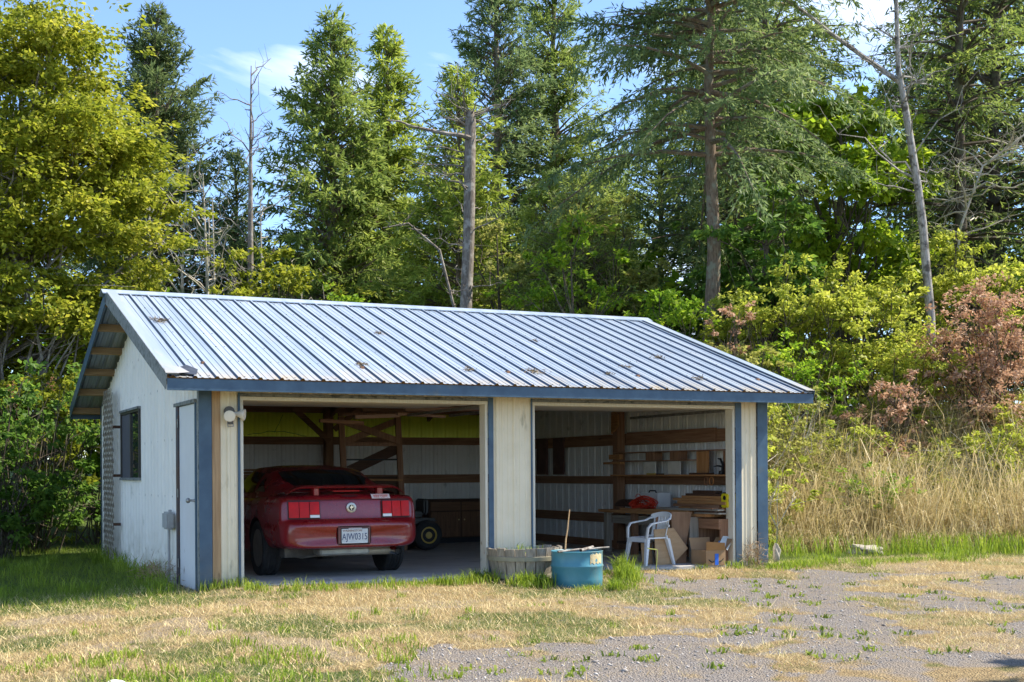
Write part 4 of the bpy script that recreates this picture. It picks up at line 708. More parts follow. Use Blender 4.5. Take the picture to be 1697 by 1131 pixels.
pr_ = MB(); pr_.box(-.205, .205, -.012, .02, .388, .605); pl = pr_.build('plate_recess', M('dull_plate_surround', (.16, .05, .045), (.20, .09, .075), scale=9, rough=.5), car, bevel=.02, seg=3)
part('license_plate', M('plate_white', (.66, .66, .64), (.56, .56, .55), scale=9, rough=.45), pl, (-.160, .160, -.017, -.0125, .412, .575)); part('plate_frame', black, pl, (-.168, .168, -.0165, -.0122, .404, .5835), bevel=0); part('plate_strip', M('plate_strip_white', (.7, .7, .68), rough=.5), pl, (-.155, .155, -.0185, -.0172, .408, .420), bevel=0); part('plate_strip', MATS['plate_strip_white'], pl, (-.075, .085, -.0185, -.0172, .5765, .5825), bevel=0)
text_mesh('plate_number', 'AJW0315', .108, M('plate_blue_ink', (.03, .05, .14), rough=.5), pl, (0, -.0185, .480), (R(90), 0, 0), .72); text_mesh('plate_state', 'WASHINGTON', .034, M('plate_brown_ink', (.25, .09, .06), rough=.5), pl, (-.03, -.0185, .552), (R(90), 0, 0))
stk = MB(); stk.box(-.115, .115, -.034, .034, 0, .0015); so = stk.build('sticker', M('pale_sticker', (.74, .60, .53), (.80, .68, .62), scale=20, rough=.6), car); so.location = (.375, .148, .942); so.rotation_euler = (R(48), 0, R(2))
tx = text_mesh('sticker_text', 'FIRE DEPT', .042, M('sticker_red_ink', (.60, .10, .06), rough=.6), so, (0, -.011, .0022), (0, 0, 0), .95); part('sticker_line', MATS['sticker_red_ink'], so, (-.092, .092, .010, .022, .0016, .0024), bevel=0)
sc = MB(); sc.lathe([(.0, 0), (.10, 0), (.102, .001), (0, .0012)], 24, (0, 0, 0), 'z', 1, .17); s2 = sc.build('badge_scar', M('dark_badge_scar', (.07, .012, .014), rough=.6), car); s2.location = (.0, .160, .951); s2.rotation_euler = (R(40), 0, 0)
# spoiler on two feet
sp_ = MB(); rows = []
for x in np.linspace(-.715, .715, 27):
    e = max(0, (abs(x)-.52)/.195); zc, yc, ch, th = 1.062-.075*e**2.2, .27+.02*e, .105-.03*e, .016-.008*e; yb = .10*(abs(x)/.85)**4
    rows.append([(x, yb+yc+ch*a, zc+th*b_+.012*a) for a, b_ in ((-1, 0), (-.85, .7), (-.2, 1), (.6, .7), (1, 0), (.6, -.7), (-.2, -1), (-.85, -.8))])
sp_.grid(rows, closed=True); n8 = 8; sp_.f += [tuple(range(8)), tuple(26*8+i for i in range(7, -1, -1))]; sp_.mi += [0, 0]; sp_.build('spoiler', paint, car, smooth=50)
for s_ in (-1, 1): part('spoiler_foot', paint, car, (s_*.39-.035, s_*.39+.035, .20, .33, .955, 1.053), bevel=.01)
part('brake_lamp', redl, car, (-.16, .16, .285, .30, 1.0, 1.012), bevel=0)
# bumper lower lip, exhaust, underbody
ex = MB(); ex.tube([(.56, .06, .292), (.55, .20, .298), (.42, .42, .30)], [.045, .043, .03], 16, cap=False); ex.tube([(.56, .062, .292), (.55, .19, .298)], [.039, .039], 16, cap=False); ex.build('exhaust_tip', chrome, car, smooth=True); q = MB(); q.lathe([(.038, 0), (.0, .001)], 16, (.555, .13, .295), 'y'); q.build('exhaust_bore', black, car)
mf = MB(); mf.lathe([(.02, .16), (.07, .18), (.085, .24), (.085, .50), (.07, .56), (.02, .58)], 18, (0, .30, .30), 'x', 1.25, .62); mf.build('muffler', M('tan_dusty_muffler', (.45, .40, .30), (.33, .29, .22), scale=7, rough=.55, metal=.3), car, smooth=True)
ax = MB(); ax.tube([(-.62, 1.02, .30), (.62, 1.02, .30)], .04, 10); ax.lathe([(.05, -.12), (.12, -.06), (.12, .06), (.05, .12)], 14, (0, 1.02, .30), 'x'); ax.build('rear_axle', under, car, smooth=True)
part('underbody', under, car, (-.70, .70, .45, 4.3, .235, .36)); part('heat_shield', M('grey_heat_shield', (.42, .42, .38), (.28, .28, .25), scale=10, rough=.5, metal=.4), car, (-.36, .24, .16, .62, .262, .345), bevel=.02)
hs_ = MB(); hs_.tube([(-.62, .5, .26), (-.5, .45, .23), (-.36, .4, .25), (-.30, .38, .29)], .014, 6); hs_.build('brake_pipe', under, car)
# wheels
def wheel_meshes(rad=.33, wd=.225, rim=.222):
    t = MB(); h = wd/2; prof = [(rim, -h*.82), (rad*.86, -h), (rad*.955, -h*.97), (rad*.99, -h*.86)]
    for k in range(5):
        a = -h*.78+k*(h*1.56/5); prof += [(rad, a), (rad, a+h*.24), (rad-.010, a+h*.255), (rad-.010, a+h*.30)]
    prof += [(rad, h*.80), (rad*.99, h*.86), (rad*.955, h*.97), (rad*.86, h), (rim, h*.82)]; t.lathe(prof, 40, (0, 0, 0), 'x')
    for k in range(60):                     # cross cuts of the tread
        a = 2*math.pi*k/60
        for xx in (-.075, 0, .075): t.obox((xx, math.cos(a)*(rad+.001), math.sin(a)*(rad+.001)), (.016, 0, 0), (0, -math.sin(a)*.008, math.cos(a)*.008), (0, math.cos(a)*.003, math.sin(a)*.003))
    r_ = MB(); r_.lathe([(rim+.004, -h*.86), (rim, -h*.80), (rim-.03, -h*.7), (rim-.03, h*.5), (rim-.04, h*.5)], 36, (0, 0, 0), 'x'); r_.lathe([(.0, -h*.80), (.05, -h*.78), (.06, -h*.66), (.06, -h*.3)], 18, (0, 0, 0), 'x')
    for k in range(5):
        a = 2*math.pi*k/5+.3; r_.beam((-h*.66, math.cos(a)*.04, math.sin(a)*.04), (-h*.72, math.cos(a)*(rim-.015), math.sin(a)*(rim-.015)), .055, .03, (1, 0, 0))
    r_.lathe([(.15, -h*.35), (.15, -h*.3), (0, -h*.3)], 24, (0, 0, 0), 'x')
    return t.mesh('tyre', tyrem, smooth=35), r_.mesh('rim', rimm, smooth=35)
tm, rm = wheel_meshes()
for s_ in (-1, 1):
    for yy in (1.02, 3.64):
        w_ = bpy.data.objects.new('wheel', None); COL.objects.link(w_); w_.parent = car; w_.location = (s_*.775, yy, .328); w_.rotation_euler = (0, 0, 0 if s_ < 0 else math.pi); link('tyre', tm, w_); link('rim', rm, w_)
# ================================================================ THINGS IN AND ABOUT THE GARAGE
def one(name, label, cat, mat, *boxes, bevel=.003, group=None, loc=None, rot=None):
    b = MB()
    for q in boxes: b.box(*q)
    o = b.build(name, mat, None, bevel=bevel)
    if loc: o.location = loc
    if rot: o.rotation_euler = rot
    return tag(o, label, cat, group)
# ---- half barrel planter of staves
pt = thing('barrel_planter', 'weathered half barrel planter of grey staves in front of the pier', 'planter', (3.72, -.28, -.05))
ns = 22; r0, r1, hh = .375, .445, .385
for k in range(ns):
    a0, a1 = 2*math.pi*(k+.04)/ns, 2*math.pi*(k+.96)/ns; top = hh+random.uniform(-.012, .012); v = []
    for z, f in ((0, 0), (hh*.5, .55), (top, 1)):
        rr = r0+(r1-r0)*f+random.uniform(-.004, .004)
        for r_ in (rr, rr-.028):
            for a in (a0, a1): v.append((r_*math.cos(a), r_*math.sin(a), z))
    b = MB(); b.add(v, [(0, 1, 5, 4), (4, 5, 9, 8), (3, 2, 6, 7), (7, 6, 10, 11), (2, 0, 4, 6), (6, 4, 8, 10), (1, 3, 7, 5), (5, 7, 11, 9), (8, 9, 11, 10), (2, 3, 1, 0)]); b.build('stave', W_grey['z'], pt)
for z, rr in ((.265, r0+(r1-r0)*.70+.004), (.06, r0+.013)): b = MB(); b.lathe([(rr, z-.026), (rr+.009, z-.024), (rr+.014, z+.024), (rr+.004, z+.026)], 40); b.build('hoop', M('grey_green_hoop', (.33, .31, .22), (.26, .24, .18), scale=9, rough=.7), pt, smooth=40, fixn=False)
b = MB(); b.lathe([(0, .30), (.2, .315), (.39, .30)], 20); b.build('soil', M('planter_soil', (.09, .07, .05), (.15, .12, .08), scale=30, rough=.95, bump=.6), pt)
k = 60; a = RNG.uniform(0, 6.28, k); rr = RNG.uniform(.05, .3, k); blades(3.72+rr*np.cos(a), -.28+rr*np.sin(a), RNG.uniform(.06, .22, k), RNG.uniform(.006, .011, k), RNG.uniform(.3, 1.3, k), leafmat('tuft_blades', []), 'planter_weeds', 2, z=np.full(k, .25))['label'] = 'few green blades growing in the barrel planter'
bpy.data.objects['planter_weeds']['category'] = 'weeds'
# ---- cut blue plastic drum
dm = thing('blue_drum', 'cut down blue plastic drum with peeling label in front of the garage', 'drum', (4.02, -1.02, -.105)); dm.scale = (.87, .87, .98)
dmat = M('blue_drum_plastic', (.05, .20, .27), (.08, .26, .33), scale=3, rough=.38, spec=.5, c3=(.20, .21, .16), s3=2.2, t3=(.52, .74), st3=(2, 2, .5), rvar=.08)
b = MB(); b.lathe([(.0, .0), (.30, 0), (.325, .02), (.335, .12), (.335, .245), (.345, .258), (.345, .272), (.335, .285), (.335, .42), (.342, .432), (.334, .437), (.325, .43), (.325, .03), (0, .025)], 48); b.build('shell', dmat, dm, smooth=50)
b = MB(); b.lathe([(0, .33), (.323, .335)], 30); b.build('soil', MATS['planter_soil'], dm)
b = MB()
rows = [[(.3375*math.cos(t), .3375*math.sin(t), z+.012*math.sin(t*31+z*50)) for t in np.linspace(R(-88), R(-50), 12)] for z in np.linspace(.30, .41, 5)]; b.grid(rows); b.build('label_patch', M('torn_tan_label', (.50, .38, .19), (.60, .50, .30), scale=22, rough=.8, c3=(.05, .22, .31), s3=16, t3=(.57, .6)), dm, fixn=False)
b = MB(); limb(b, (3.70, -1.17, .325), (4.46, -.98, .345), .014, .010, .03, 6, 6); limb(b, (3.95, -1.24, .335), (4.28, -.92, .352), .02, .016, .03, 5, 6); tag(b.build('stick', bark['grey'], None, fixn=False), 'pair of grey broken sticks lying across the blue drum', 'stick')
b = MB(); limb(b, (3.98, -.74, .1), (4.10, -.70, .78), .012, .007, .05, 7, 6); tag(b.build('dry_stalk', M('tan_dry_stalk', (.48, .28, .12), (.6, .42, .22), scale=30, rough=.8), None, fixn=False), 'dry tan stalk standing up behind the blue drum', 'stalk')
b = MB(); limb(b, (5.35, -.55, -.08), (5.38, -.55, .26), .008, .006, .02, 5, 5); limb(b, (5.38, -.55, .26), (5.22, -.58, .29), .006, .006, .1, 4, 5); tag(b.build('bent_stem', M('yellow_green_stem', (.30, .33, .08), rough=.6), None, fixn=False), 'bent yellow green plant stem by the open right bay', 'stem')
# ---- security lamp
sl_ = thing('security_lamp', 'twin head white floodlight fixed beside the left bay', 'lamp', (.305, -.02, 1.86)); tan = M('lamp_white', (.78, .72, .62), rough=.4)
b = MB(); b.lathe([(.0, -.03), (.055, -.028), (.06, .0)], 20, (0, 0, .03), 'y'); b.build('base', M('lamp_bronze', (.10, .09, .08), rough=.5), sl_, smooth=True)
for d, p in (((-.25, -.9, -.25), (-.01, -.07, -.01)), ((.85, -.45, -.1), (.095, -.06, .0))):
    q = Vector(d).to_track_quat('Z', 'Y'); b = MB(); b.lathe([(.018, -.06), (.022, -.03), (.045, .02), (.062, .055), (.060, .06), (.0, .066)], 22); b.v = [tuple(q @ Vector(t)+Vector(p)) for t in b.v]; b.build('lamp_head', tan, sl_, smooth=40); b = MB(); b.tube([(0, -.02, .02), tuple(Vector(p)-Vector(d).normalized()*.05)], .012, 8); b.build('arm', MATS['lamp_bronze'], sl_)
b = MB(); b.lathe([(.0, -.05), (.03, -.05), (.036, -.02), (.03, .0)], 14, (0, -.05, -.06)); b.build('motion_sensor', MATS['lamp_bronze'], sl_, smooth=True); b = MB(); b.tube([(-.03, -.05, -.10), (-.03, -.06, -.13), (.03, -.06, -.13), (.03, -.05, -.10)], .006, 6); b.build('sensor_loop', steel, sl_)
# ---- electrical box with conduit, lattice panel
eb = thing('electrical_box', 'grey electrical box with conduit on the white left wall', 'electrical box', (-.02, 1.5, 0)); g_ = M('grey_box_paint', (.33, .33, .33), (.4, .4, .39), scale=8, rough=.5)
part('box', g_, eb, (-.09, 0, -.16, .16, .57, .775), bevel=.02, seg=2); b = MB(); b.tube([(-.035, .02, -.1), (-.035, .02, .57)], .016, 10); b.build('conduit', g_, eb, smooth=True); b = MB(); b.tube([(-.03, -.03, .775), (-.03, -.03, .80)], .02, 8); b.build('fitting', g_, eb)
lt = thing('lattice_panel', 'weathered wooden lattice panel hanging at the back of the left wall', 'lattice', (-.13, 5.3, -.05)); n_l = 0
for sg in (-1, 1):
    for k in range(-15, 14):
        y0, z0 = 0, k*.16 if sg > 0 else (k+1)*.16+1.0; pts = []
        a, b_ = (0, z0), (.92, z0+sg*.92)
        t0, t1 = 0., 1.
        for lo, hi, u, v in ((0.02, 2.5, a[1], b_[1]),):
            if abs(v-u) > 1e-6:
                ta, tb = (lo-u)/(v-u), (hi-u)/(v-u); t0, t1 = max(t0, min(ta, tb)), min(t1, max(ta, tb))
        if t1-t0 < .08: continue
        P_ = lambda t: (sg*.006, a[0]+(b_[0]-a[0])*t, a[1]+(b_[1]-a[1])*t); m_ = MB(); m_.beam(P_(t0), P_(t1), .008, .036, (1, 0, 0)); m_.v = [(p[0], p[1], p[2]) for p in m_.v]; q = MB(); d = Vector(P_(t1))-Vector(P_(t0)); q.obox((Vector(P_(t0))+Vector(P_(t1)))/2, d/2, Vector((.004, 0, 0)), d.cross(Vector((1, 0, 0))).normalized()*.018); q.build('lath', W_grey['z'], lt)
for z in (.55, 1.25, 1.95): part('batten', W_dark['y'], lt, (-.002, .1, -.04, -.005, z-.02, z+.02))
# ---- back left bay: cabinet, mower, timber frame, planks
cbn = thing('base_cabinet', 'brown wooden base cabinet with panel doors along the back wall', 'cabinet', (5.28, 6.62, 0)); cw = {a: wood('cabinet_oak', (.12, .055, .026), (.19, .095, .045), a, .5) for a in 'xz'}
part('carcass', W_dark['z'], cbn, (0, 1.75, .02, .55, .09, .72)); part('counter_top', W_dark['x'], cbn, (-.02, 1.77, -.02, .56, .721, .75)); part('toe_kick', black, cbn, (.04, 1.7, .08, .5, 0, .089))
for k in range(3):
    xa = .03+k*.575; d_ = part('door', cw['z'], cbn, (xa, xa+.55, .002, .019, .11, .535), bevel=.005); part('door_panel', cw['z'], d_, (xa+.08, xa+.47, -.006, .001, .19, .455), bevel=.006); part('drawer', cw['x'], cbn, (xa, xa+.55, .002, .019, .56, .705), bevel=.005)
    b = MB(); xk = xa+.51 if k % 2 == 0 else xa+.04; b.lathe([(.006, 0), (.006, .012), (.014, .018), (.010, .026), (0, .027)], 10, (0, 0, 0), 'y'); b.v = [(p[0]+xk, -p[1], p[2]+.40) for p in b.v]; b.build('knob', M('brass_knob', (.6, .45, .2), rough=.3, metal=.9), d_)
mw = thing('riding_mower', 'black riding mower with yellow wheel hubs beside the car', 'mower', (4.57, 5.31, 0), R(90)); mblk = M('mower_black', (.012, .012, .013), (.022, .022, .022), scale=6, rough=.35); yel = M('yellow_hub', (.58, .40, .06), (.48, .33, .08), scale=12, rough=.45)
part('chassis', mblk, mw, (-.28, .24, -.1, 1.15, .18, .34), bevel=.02); part('fender', mblk, mw, (-.42, .40, -.16, .42, .42, .50), bevel=.035, seg=2); part('seat', mblk, mw, (-.20, .20, -.02, .34, .52, .60), bevel=.03, seg=2); part('seat_back', mblk, mw, (-.20, .20, -.10, -.02, .55, .80), bevel=.03, seg=2); part('hood', mblk, mw, (-.22, .20, .75, 1.5, .36, .72), bevel=.05, seg=2)
b = MB(); b.tube([(0, .72, .5), (0, .60, .82)], .02, 8); b.lathe([(.15, -.012), (.165, 0), (.15, .012)], 24, (0, .58, .85)); b.build('steering_wheel', black, mw, smooth=True)
tw_ = MB(); tw_.lathe([(.10, -.11), (.19, -.12), (.23, -.09), (.238, 0), (.23, .09), (.19, .12), (.10, .11)], 30, (0, 0, 0), 'x'); twm = tw_.mesh('tyre', tyrem, smooth=40); th_ = MB(); th_.lathe([(.13, .095), (.132, .122), (.115, .125), (.105, .108), (.055, .106), (.05, .125), (.0, .127)], 24, (0, 0, 0), 'x'); thm = th_.mesh('hub', yel, smooth=40)
for (x, y, z, s, f) in ((.36, .02, .238, 1, 0), (-.38, .02, .238, 1, math.pi), (.34, 1.2, .17, .72, 0), (-.36, 1.2, .17, .72, math.pi)):
    w_ = bpy.data.objects.new('wheel', None); COL.objects.link(w_); w_.parent = mw; w_.location = (x, y, z); w_.scale = (s, s, s); w_.rotation_euler = (0, 0, f); link('tyre', twm, w_); link('hub', thm, w_)
fr_ = thing('timber_frame', 'tall brown cross braced timber frame standing behind the car', 'timber frame', (3.65, 5.0, 0)); fb = W_old
def fbeam(n_, p, q, w=.05, h=.085, m=fb['z'], par=fr_): b = MB(); b.beam(p, q, w, h, (0, 1, 0) if abs(q[1]-p[1]) < .5 else (0, 0, 1)); return b.build(n_, m, par, bevel=.003)
fbeam('leg', (-.36, 0, 0), (-.46, 0, 2.08), .09, .05); fbeam('leg', (.56, 0, 0), (.46, 0, 2.10), .09, .05); fbeam('rail', (-.42, .0, 1.66), (.50, .0, 1.66), .06, .045); fbeam('brace', (-.42, -.055, 2.0), (.47, -.055, 1.70), .10, .03); fbeam('brace', (-.42, .055, 1.68), (.45, .055, 2.02), .10, .03); fbeam('rail', (-.5, 0, 2.11), (.5, 0, 2.13), .05, .06)
fbeam('brace', (-.38, .045, 1.22), (.48, .045, 1.60), .16, .025, W_dark['x']); fbeam('rail', (-.40, 0, 1.42), (.5, 0, 1.42), .025, .02, black); part('backing_board', W_dark['x'], fr_, (-.36, .5, .06, .08, .7, 1.16)); fbeam('rail', (-.38, -.045, 1.12), (.52, -.045, 1.10), .03, .02, W_new['x'])
for i, (xa, xb, y, z, w, lb) in enumerate(((2.24, 2.86, 3.0, 1.93, .05, 'short brown board resting on the ties above the car roof'), (2.75, 3.40, 3.05, 1.985, .05, 'pinkish board end above the timber frame'), (3.35, 4.07, 3.0, 2.035, .035, 'thin pale lath slung under the ties'), (3.50, 4.66, 3.1, 2.10, .05, 'long pinkish board slung above the mower'), (2.95, 4.0, 3.3, 2.10, .04, 'brown lath crossing behind the pinkish boards'))):
    b = MB(); b.beam((xa, y, z), (xb, y, z+.03*(1 if i % 2 else -1)), .09, w); tag(b.build('loose_board', M('pinkish_board', (.42, .24, .17), (.5, .33, .25), scale=5, rough=.7, stretch=(.6, 9, 9)) if i in (1, 2, 3) else W_old['x'], None, bevel=.002), lb, 'board')
for k in range(4): one('stacked_plank', 'brown plank in the stack on the rack behind the car, number of layers up %d' % (k+1) if 0 else ('lowest', 'second lowest', 'second highest', 'topmost')[k]+' brown plank on the rack left of the car', 'plank', W_old['x'], (.9, 2.5, 6.3, 6.5, 1.12+k*.045, 1.155+k*.045))
part('rack_bracket', W_old['y'], gar, (1.2, 1.26, 6.25, 7.2, 1.04, 1.115)); part('rack_bracket', W_old['y'], gar, (2.2, 2.26, 6.25, 7.2, 1.04, 1.115))
# ---- right bay: shelves on the right wall
part('shelf', W_new['y'], gar, (GX-.36, GX-.07, .35, 3.47, 1.143, 1.165)); part('shelf', W_old['y'], gar, (GX-.24, GX-.07, .45, 3.60, 1.492, 1.508)); part('shelf', W_old['y'], gar, (GX-.24, GX-.07, 1.32, 3.62, 1.362, 1.378)); part('shelf_end', W_new['y'], gar, (GX-.30, GX-.23, 3.30, 3.62, 1.40, 1.475)); part('shelf_end', W_new['y'], gar, (GX-.31, GX-.23, 3.25, 3.78, 1.325, 1.36))
for y in (2.51, 1.84): part('shelf_block', W_old['z'], gar, (GX-.24, GX-.08, y-.11, y+.11, 1.379, 1.491))
wp = M('white_board', (.72, .68, .60), (.64, .60, .52), scale=9, rough=.7, c3=(.4, .36, .3), s3=6, t3=(.62, .75))
one('white_square_board', 'white square board standing on the shelf nearer the wall post', 'panel', wp, (GX-.215, GX-.195, 2.39, 2.71, 1.166, 1.355)); one('white_square_board', 'white square board standing on the shelf beside the brown upright board', 'panel', wp, (GX-.215, GX-.195, 1.72, 2.04, 1.166, 1.355))
one('upright_board', 'brown short board standing upright on the shelf', 'board', W_new['z'], (GX-.25, GX-.22, .97, 1.25, 1.166, 1.488)); one('upright_board', 'brown board standing on the shelf next to the black clamp', 'board', W_old['z'], (GX-.25, GX-.22, .38, .60, 1.166, 1.485)); one('flat_board', 'small dark board lying flat on the shelf', 'board', W_dark['y'], (GX-.34, GX-.20, .88, 1.30, 1.166, 1.19)); one('scraper', 'yellow handled tool lying on the shelf', 'tool', M('yellow_tool', (.55, .40, .04), rough=.5), (GX-.32, GX-.28, 2.25, 2.47, 1.166, 1.185)); one('trowel', 'dark flat tool lying on the shelf behind the yellow one', 'tool', black, (GX-.30, GX-.27, 2.05, 2.24, 1.166, 1.18))
b = MB(); b.tube([(GX-.29, .56, 1.20), (GX-.29, .55, 1.30), (GX-.29, .60, 1.375), (GX-.29, .66, 1.38)], [.016, .018, .015, .008], 8); b.tube([(GX-.29, .55, 1.27), (GX-.29, .68, 1.285), (GX-.29, .76, 1.275)], [.014, .012, .006], 8); b.lathe([(.0, -.03), (.04, -.02), (.035, .02), (0, .03)], 10, (GX-.29, .58, 1.192)); tag(b.build('clamp', black, None, smooth=True), 'black clamp standing on the shelf by the right jamb', 'clamp')
for y, lb in ((.83, 'brown'), (.70, 'orange')):
    b = MB(); b.tube([(GX-.37, y+.045*math.sin(t), 1.075+.055*math.cos(t)) for t in np.linspace(.3, 5.9, 18)], .006, 6); tag(b.build('hanging_ring', M('rusty_ring_'+lb, (.30, .13, .06) if lb == 'brown' else (.5, .2, .06), rough=.6, metal=.3), None, smooth=True), 'small %s metal ring hanging from the shelf edge' % lb, 'ring')
hp = M('maroon_panel', (.075, .035, .03), (.12, .06, .05), scale=4, rough=.6, c3=(.2, .15, .11), s3=4, t3=(.62, .72))
one('maroon_board', 'dark maroon board hung on the wall close to the back corner', 'panel', hp, (GX-.105, GX-.07, 6.14, 6.53, 1.165, 1.80)); one('maroon_board', 'dark maroon board with torn pale patch hung on the right wall', 'panel', hp, (GX-.105, GX-.07, 5.52, 5.90, 1.165, 1.79))
# ---- workbench
wbn = thing('workbench', 'long rough wooden workbench along the right wall', 'workbench', (6.72, .62, 0))
for k in range(4): part('top_plank', W_new['y'] if k < 2 else W_old['y'], wbn, (-.05+k*.145, -.05+k*.145+.14, -.3+.03*k, 2.60-.02*k, .605, .645))
for x, y in ((0, 2.46), (0, 1.68), (.46, 2.46), (.46, .9), (.46, -.2)): part('leg', W_grey['z'] if x == 0 and y > 2 else W_old['z'], wbn, (x, x+.085, y-.045, y+.045, 0, .604))
part('apron', W_grey['y'], wbn, (.087, .125, .9, 2.41, .44, .565)); part('shelf', W_dark['y'], wbn, (.10, .50, 0, 2.3, .14, .17))
cu = thing('open_cupboard', 'dark open wooden cupboard under the bench end by the jamb', 'cupboard', (6.72, -.02, 0)); part('side_panel', W_old['z'], cu, (.0, .50, .60, .63, .02, .59)); part('front_rail', W_old['y'], cu, (.0, .03, .12, .599, .45, .585)); part('side_panel', W_old['z'], cu, (.03, .5, .12, .15, .02, .585)); part('back_panel', W_dark['y'], cu, (.48, .5, .16, .59, .02, .58))
# lumber on the bench: each board its own thing
lum = [(6.66, .75, 2.55, .646, .035, .09, 'n', 'long fresh orange board lying along the bench front'), (6.76, .45, 2.45, .646, .04, .09, 'n', 'long orange board behind the front one on the bench'), (6.67, .55, 1.55, .682, .03, .09, 'g', 'grey weathered board on the front orange board'), (6.86, .25, 1.9, .646, .04, .1, 'o', 'brown board at the back of the bench'), (6.84, .2, 1.25, .687, .04, .12, 'n', 'orange board low in the lumber pile'), (6.85, .3, 1.4, .728, .038, .13, 'o', 'brown board second in the lumber pile'), (6.84, .12, 1.28, .767, .04, .13, 'n', 'orange board midway up the lumber pile'), (6.86, .08, 1.42, .808, .036, .12, 'n', 'long orange board high in the lumber pile'), (6.86, .16, 1.2, .845, .034, .12, 'n', 'pale orange board near the top of the lumber pile'), (6.86, .28, 1.1, .88, .03, .14, 'd', 'dark board on top of the lumber pile'), (6.88, .42, .95, .911, .04, .12, 'd', 'short dark block topping the lumber pile'), (6.68, .05, .62, .646, .022, .12, 'g', 'grey offcut lowest at the bench end'), (6.67, .12, .58, .669, .02, .12, 'd', 'dark offcut on the grey one at the bench end'), (6.69, .08, .66, .690, .022, .11, 'g', 'grey offcut upper at the bench end'), (6.68, .18, .72, .713, .02, .10, 'o', 'brown offcut topping the small pile at the bench end')]
for (x, ya, yb, z, h, w, c, lb) in lum: one('lumber_board', lb, 'board', {'n': W_new, 'g': W_grey, 'o': W_old, 'd': W_dark}[c]['y'], (x, x+w, ya, yb, z, z+h-.001), rot=(0, 0, 0))
# orange cord coil, white box, yellow box, cloth
b = MB()
for k in range(16): cx, cz = RNG.normal(0, .012), RNG.normal(0, .018); rx, rz_ = RNG.uniform(.20, .30), RNG.uniform(.045, .075); ph_ = RNG.uniform(0, 6.28); b.tube([(6.70+cx+.06*math.sin(t*2+ph_), 1.95+rx*math.cos(t), .765+cz+rz_*math.sin(t)+.02*math.sin(3*t+ph_)) for t in np.linspace(0, 6.283, 22)], .007, 5, cap=False)
b.tube([(6.66, 2.02+.07*math.cos(t), .84+.05*math.sin(t)) for t in np.linspace(0, 3.14, 10)], .006, 5); tag(b.build('extension_cord', M('red_orange_cord', (.55, .05, .02), (.48, .03, .015), scale=20, rough=.5), None, smooth=True), 'tangled red orange extension cord heaped on the bench', 'cord')
wbx = thing('white_tool_case', 'white plastic case with black handle at the back of the bench', 'case', (7.0, 2.2, .687)); part('case', M('white_plastic', (.72, .72, .72), (.66, .66, .65), scale=6, rough=.4), wbx, (-.06, .16, -.26, .25, 0, .215), bevel=.012, seg=2); b = MB(); b.tube([(.0, -.12, .215), (.0, -.1, .245), (.0, .06, .245), (.0, .08, .215)], .011, 6); b.build('handle', black, wbx)
b = MB(); b.prism([(2.62, .69), (2.66, .75), (2.78, .80), (2.92, .79), (3.05, .74), (3.1, .69)], 'x', 6.86, 7.05); tag(b.build('leather_bag', M('dark_leather', (.05, .025, .018), (.09, .045, .03), scale=8, rough=.55), None, bevel=.02, seg=2), 'dark brown leather bag slumped on the bench by the post', 'bag')
yb = thing('yellow_box', 'bright yellow plastic box hanging by the right jamb', 'box', (6.90, .10, .73)); part('shell', M('yellow_plastic', (.72, .60, .02), (.65, .53, .02), scale=6, rough=.4), yb, (-.05, .10, -.02, .14, 0, .185), bevel=.012, seg=2); b = MB(); b.lathe([(.03, 0), (.03, .006), (.0, .007)], 14, (0, 0, 0), 'x'); b.v = [(-.052-p[0], p[1]+.05, p[2]+.13) for p in b.v]; b.build('dial', black, yb); part('lid', black, yb, (-.03, .10, .0, .13, .186, .20))
# ---- boards leaning under the bench
b = MB(); b.prism([(-.25, 0), (-.25, .46), (.05, .475), (.25, .20), (.0, 0)], 'y', 0, .016); o = b.build('plywood_sheet', M('plywood', (.36, .22, .11), (.46, .30, .16), scale=2.5, rough=.7, stretch=(1, 1, 6), c3=(.22, .13, .07), s3=5, t3=(.6, .75)), None); o.location = (6.18, .36, .002); o.rotation_euler = (R(-7), 0, 0); tag(o, 'tan plywood sheet with cut corners leaning behind the plastic chair', 'plywood')
b = MB(); b.prism([(-.17, 0), (-.16, .68), (.16, .67), (.05, .26), (.03, 0)], 'y', 0, .016); o = b.build('tall_panel', M('brown_panel', (.22, .12, .065), (.31, .18, .10), scale=2.5, rough=.7, stretch=(6, 1, 1)), None); o.location = (6.42, .46, .002); o.rotation_euler = (R(-5), 0, 0); tag(o, 'tall brown panel with slanted edge leaning behind the plywood', 'panel')
b = MB(); b.prism([(-.16, 0), (-.16, .60), (-.06, .64), (.08, .62), (.12, .55), (.12, 0)], 'y', 0, .014); o = b.build('round_topped_board', W_old['z'], None); o.location = (6.26, .60, .002); o.rotation_euler = (R(-4), 0, 0); tag(o, 'dark brown round topped board behind the tall panel', 'board')
one('leaning_plank', 'rough grey brown plank leaning by the open cupboard', 'plank', W_grey['z'], (-.09, .05, 0, .03, 0, .60), loc=(6.64, .52, .002), rot=(R(-5), R(3), 0))
one('small_plywood', 'small square plywood offcut on the floor behind the chair', 'plywood', MATS['plywood'], (-.16, .0, 0, .014, 0, .28), loc=(5.98, .52, .002), rot=(R(-8), 0, 0))
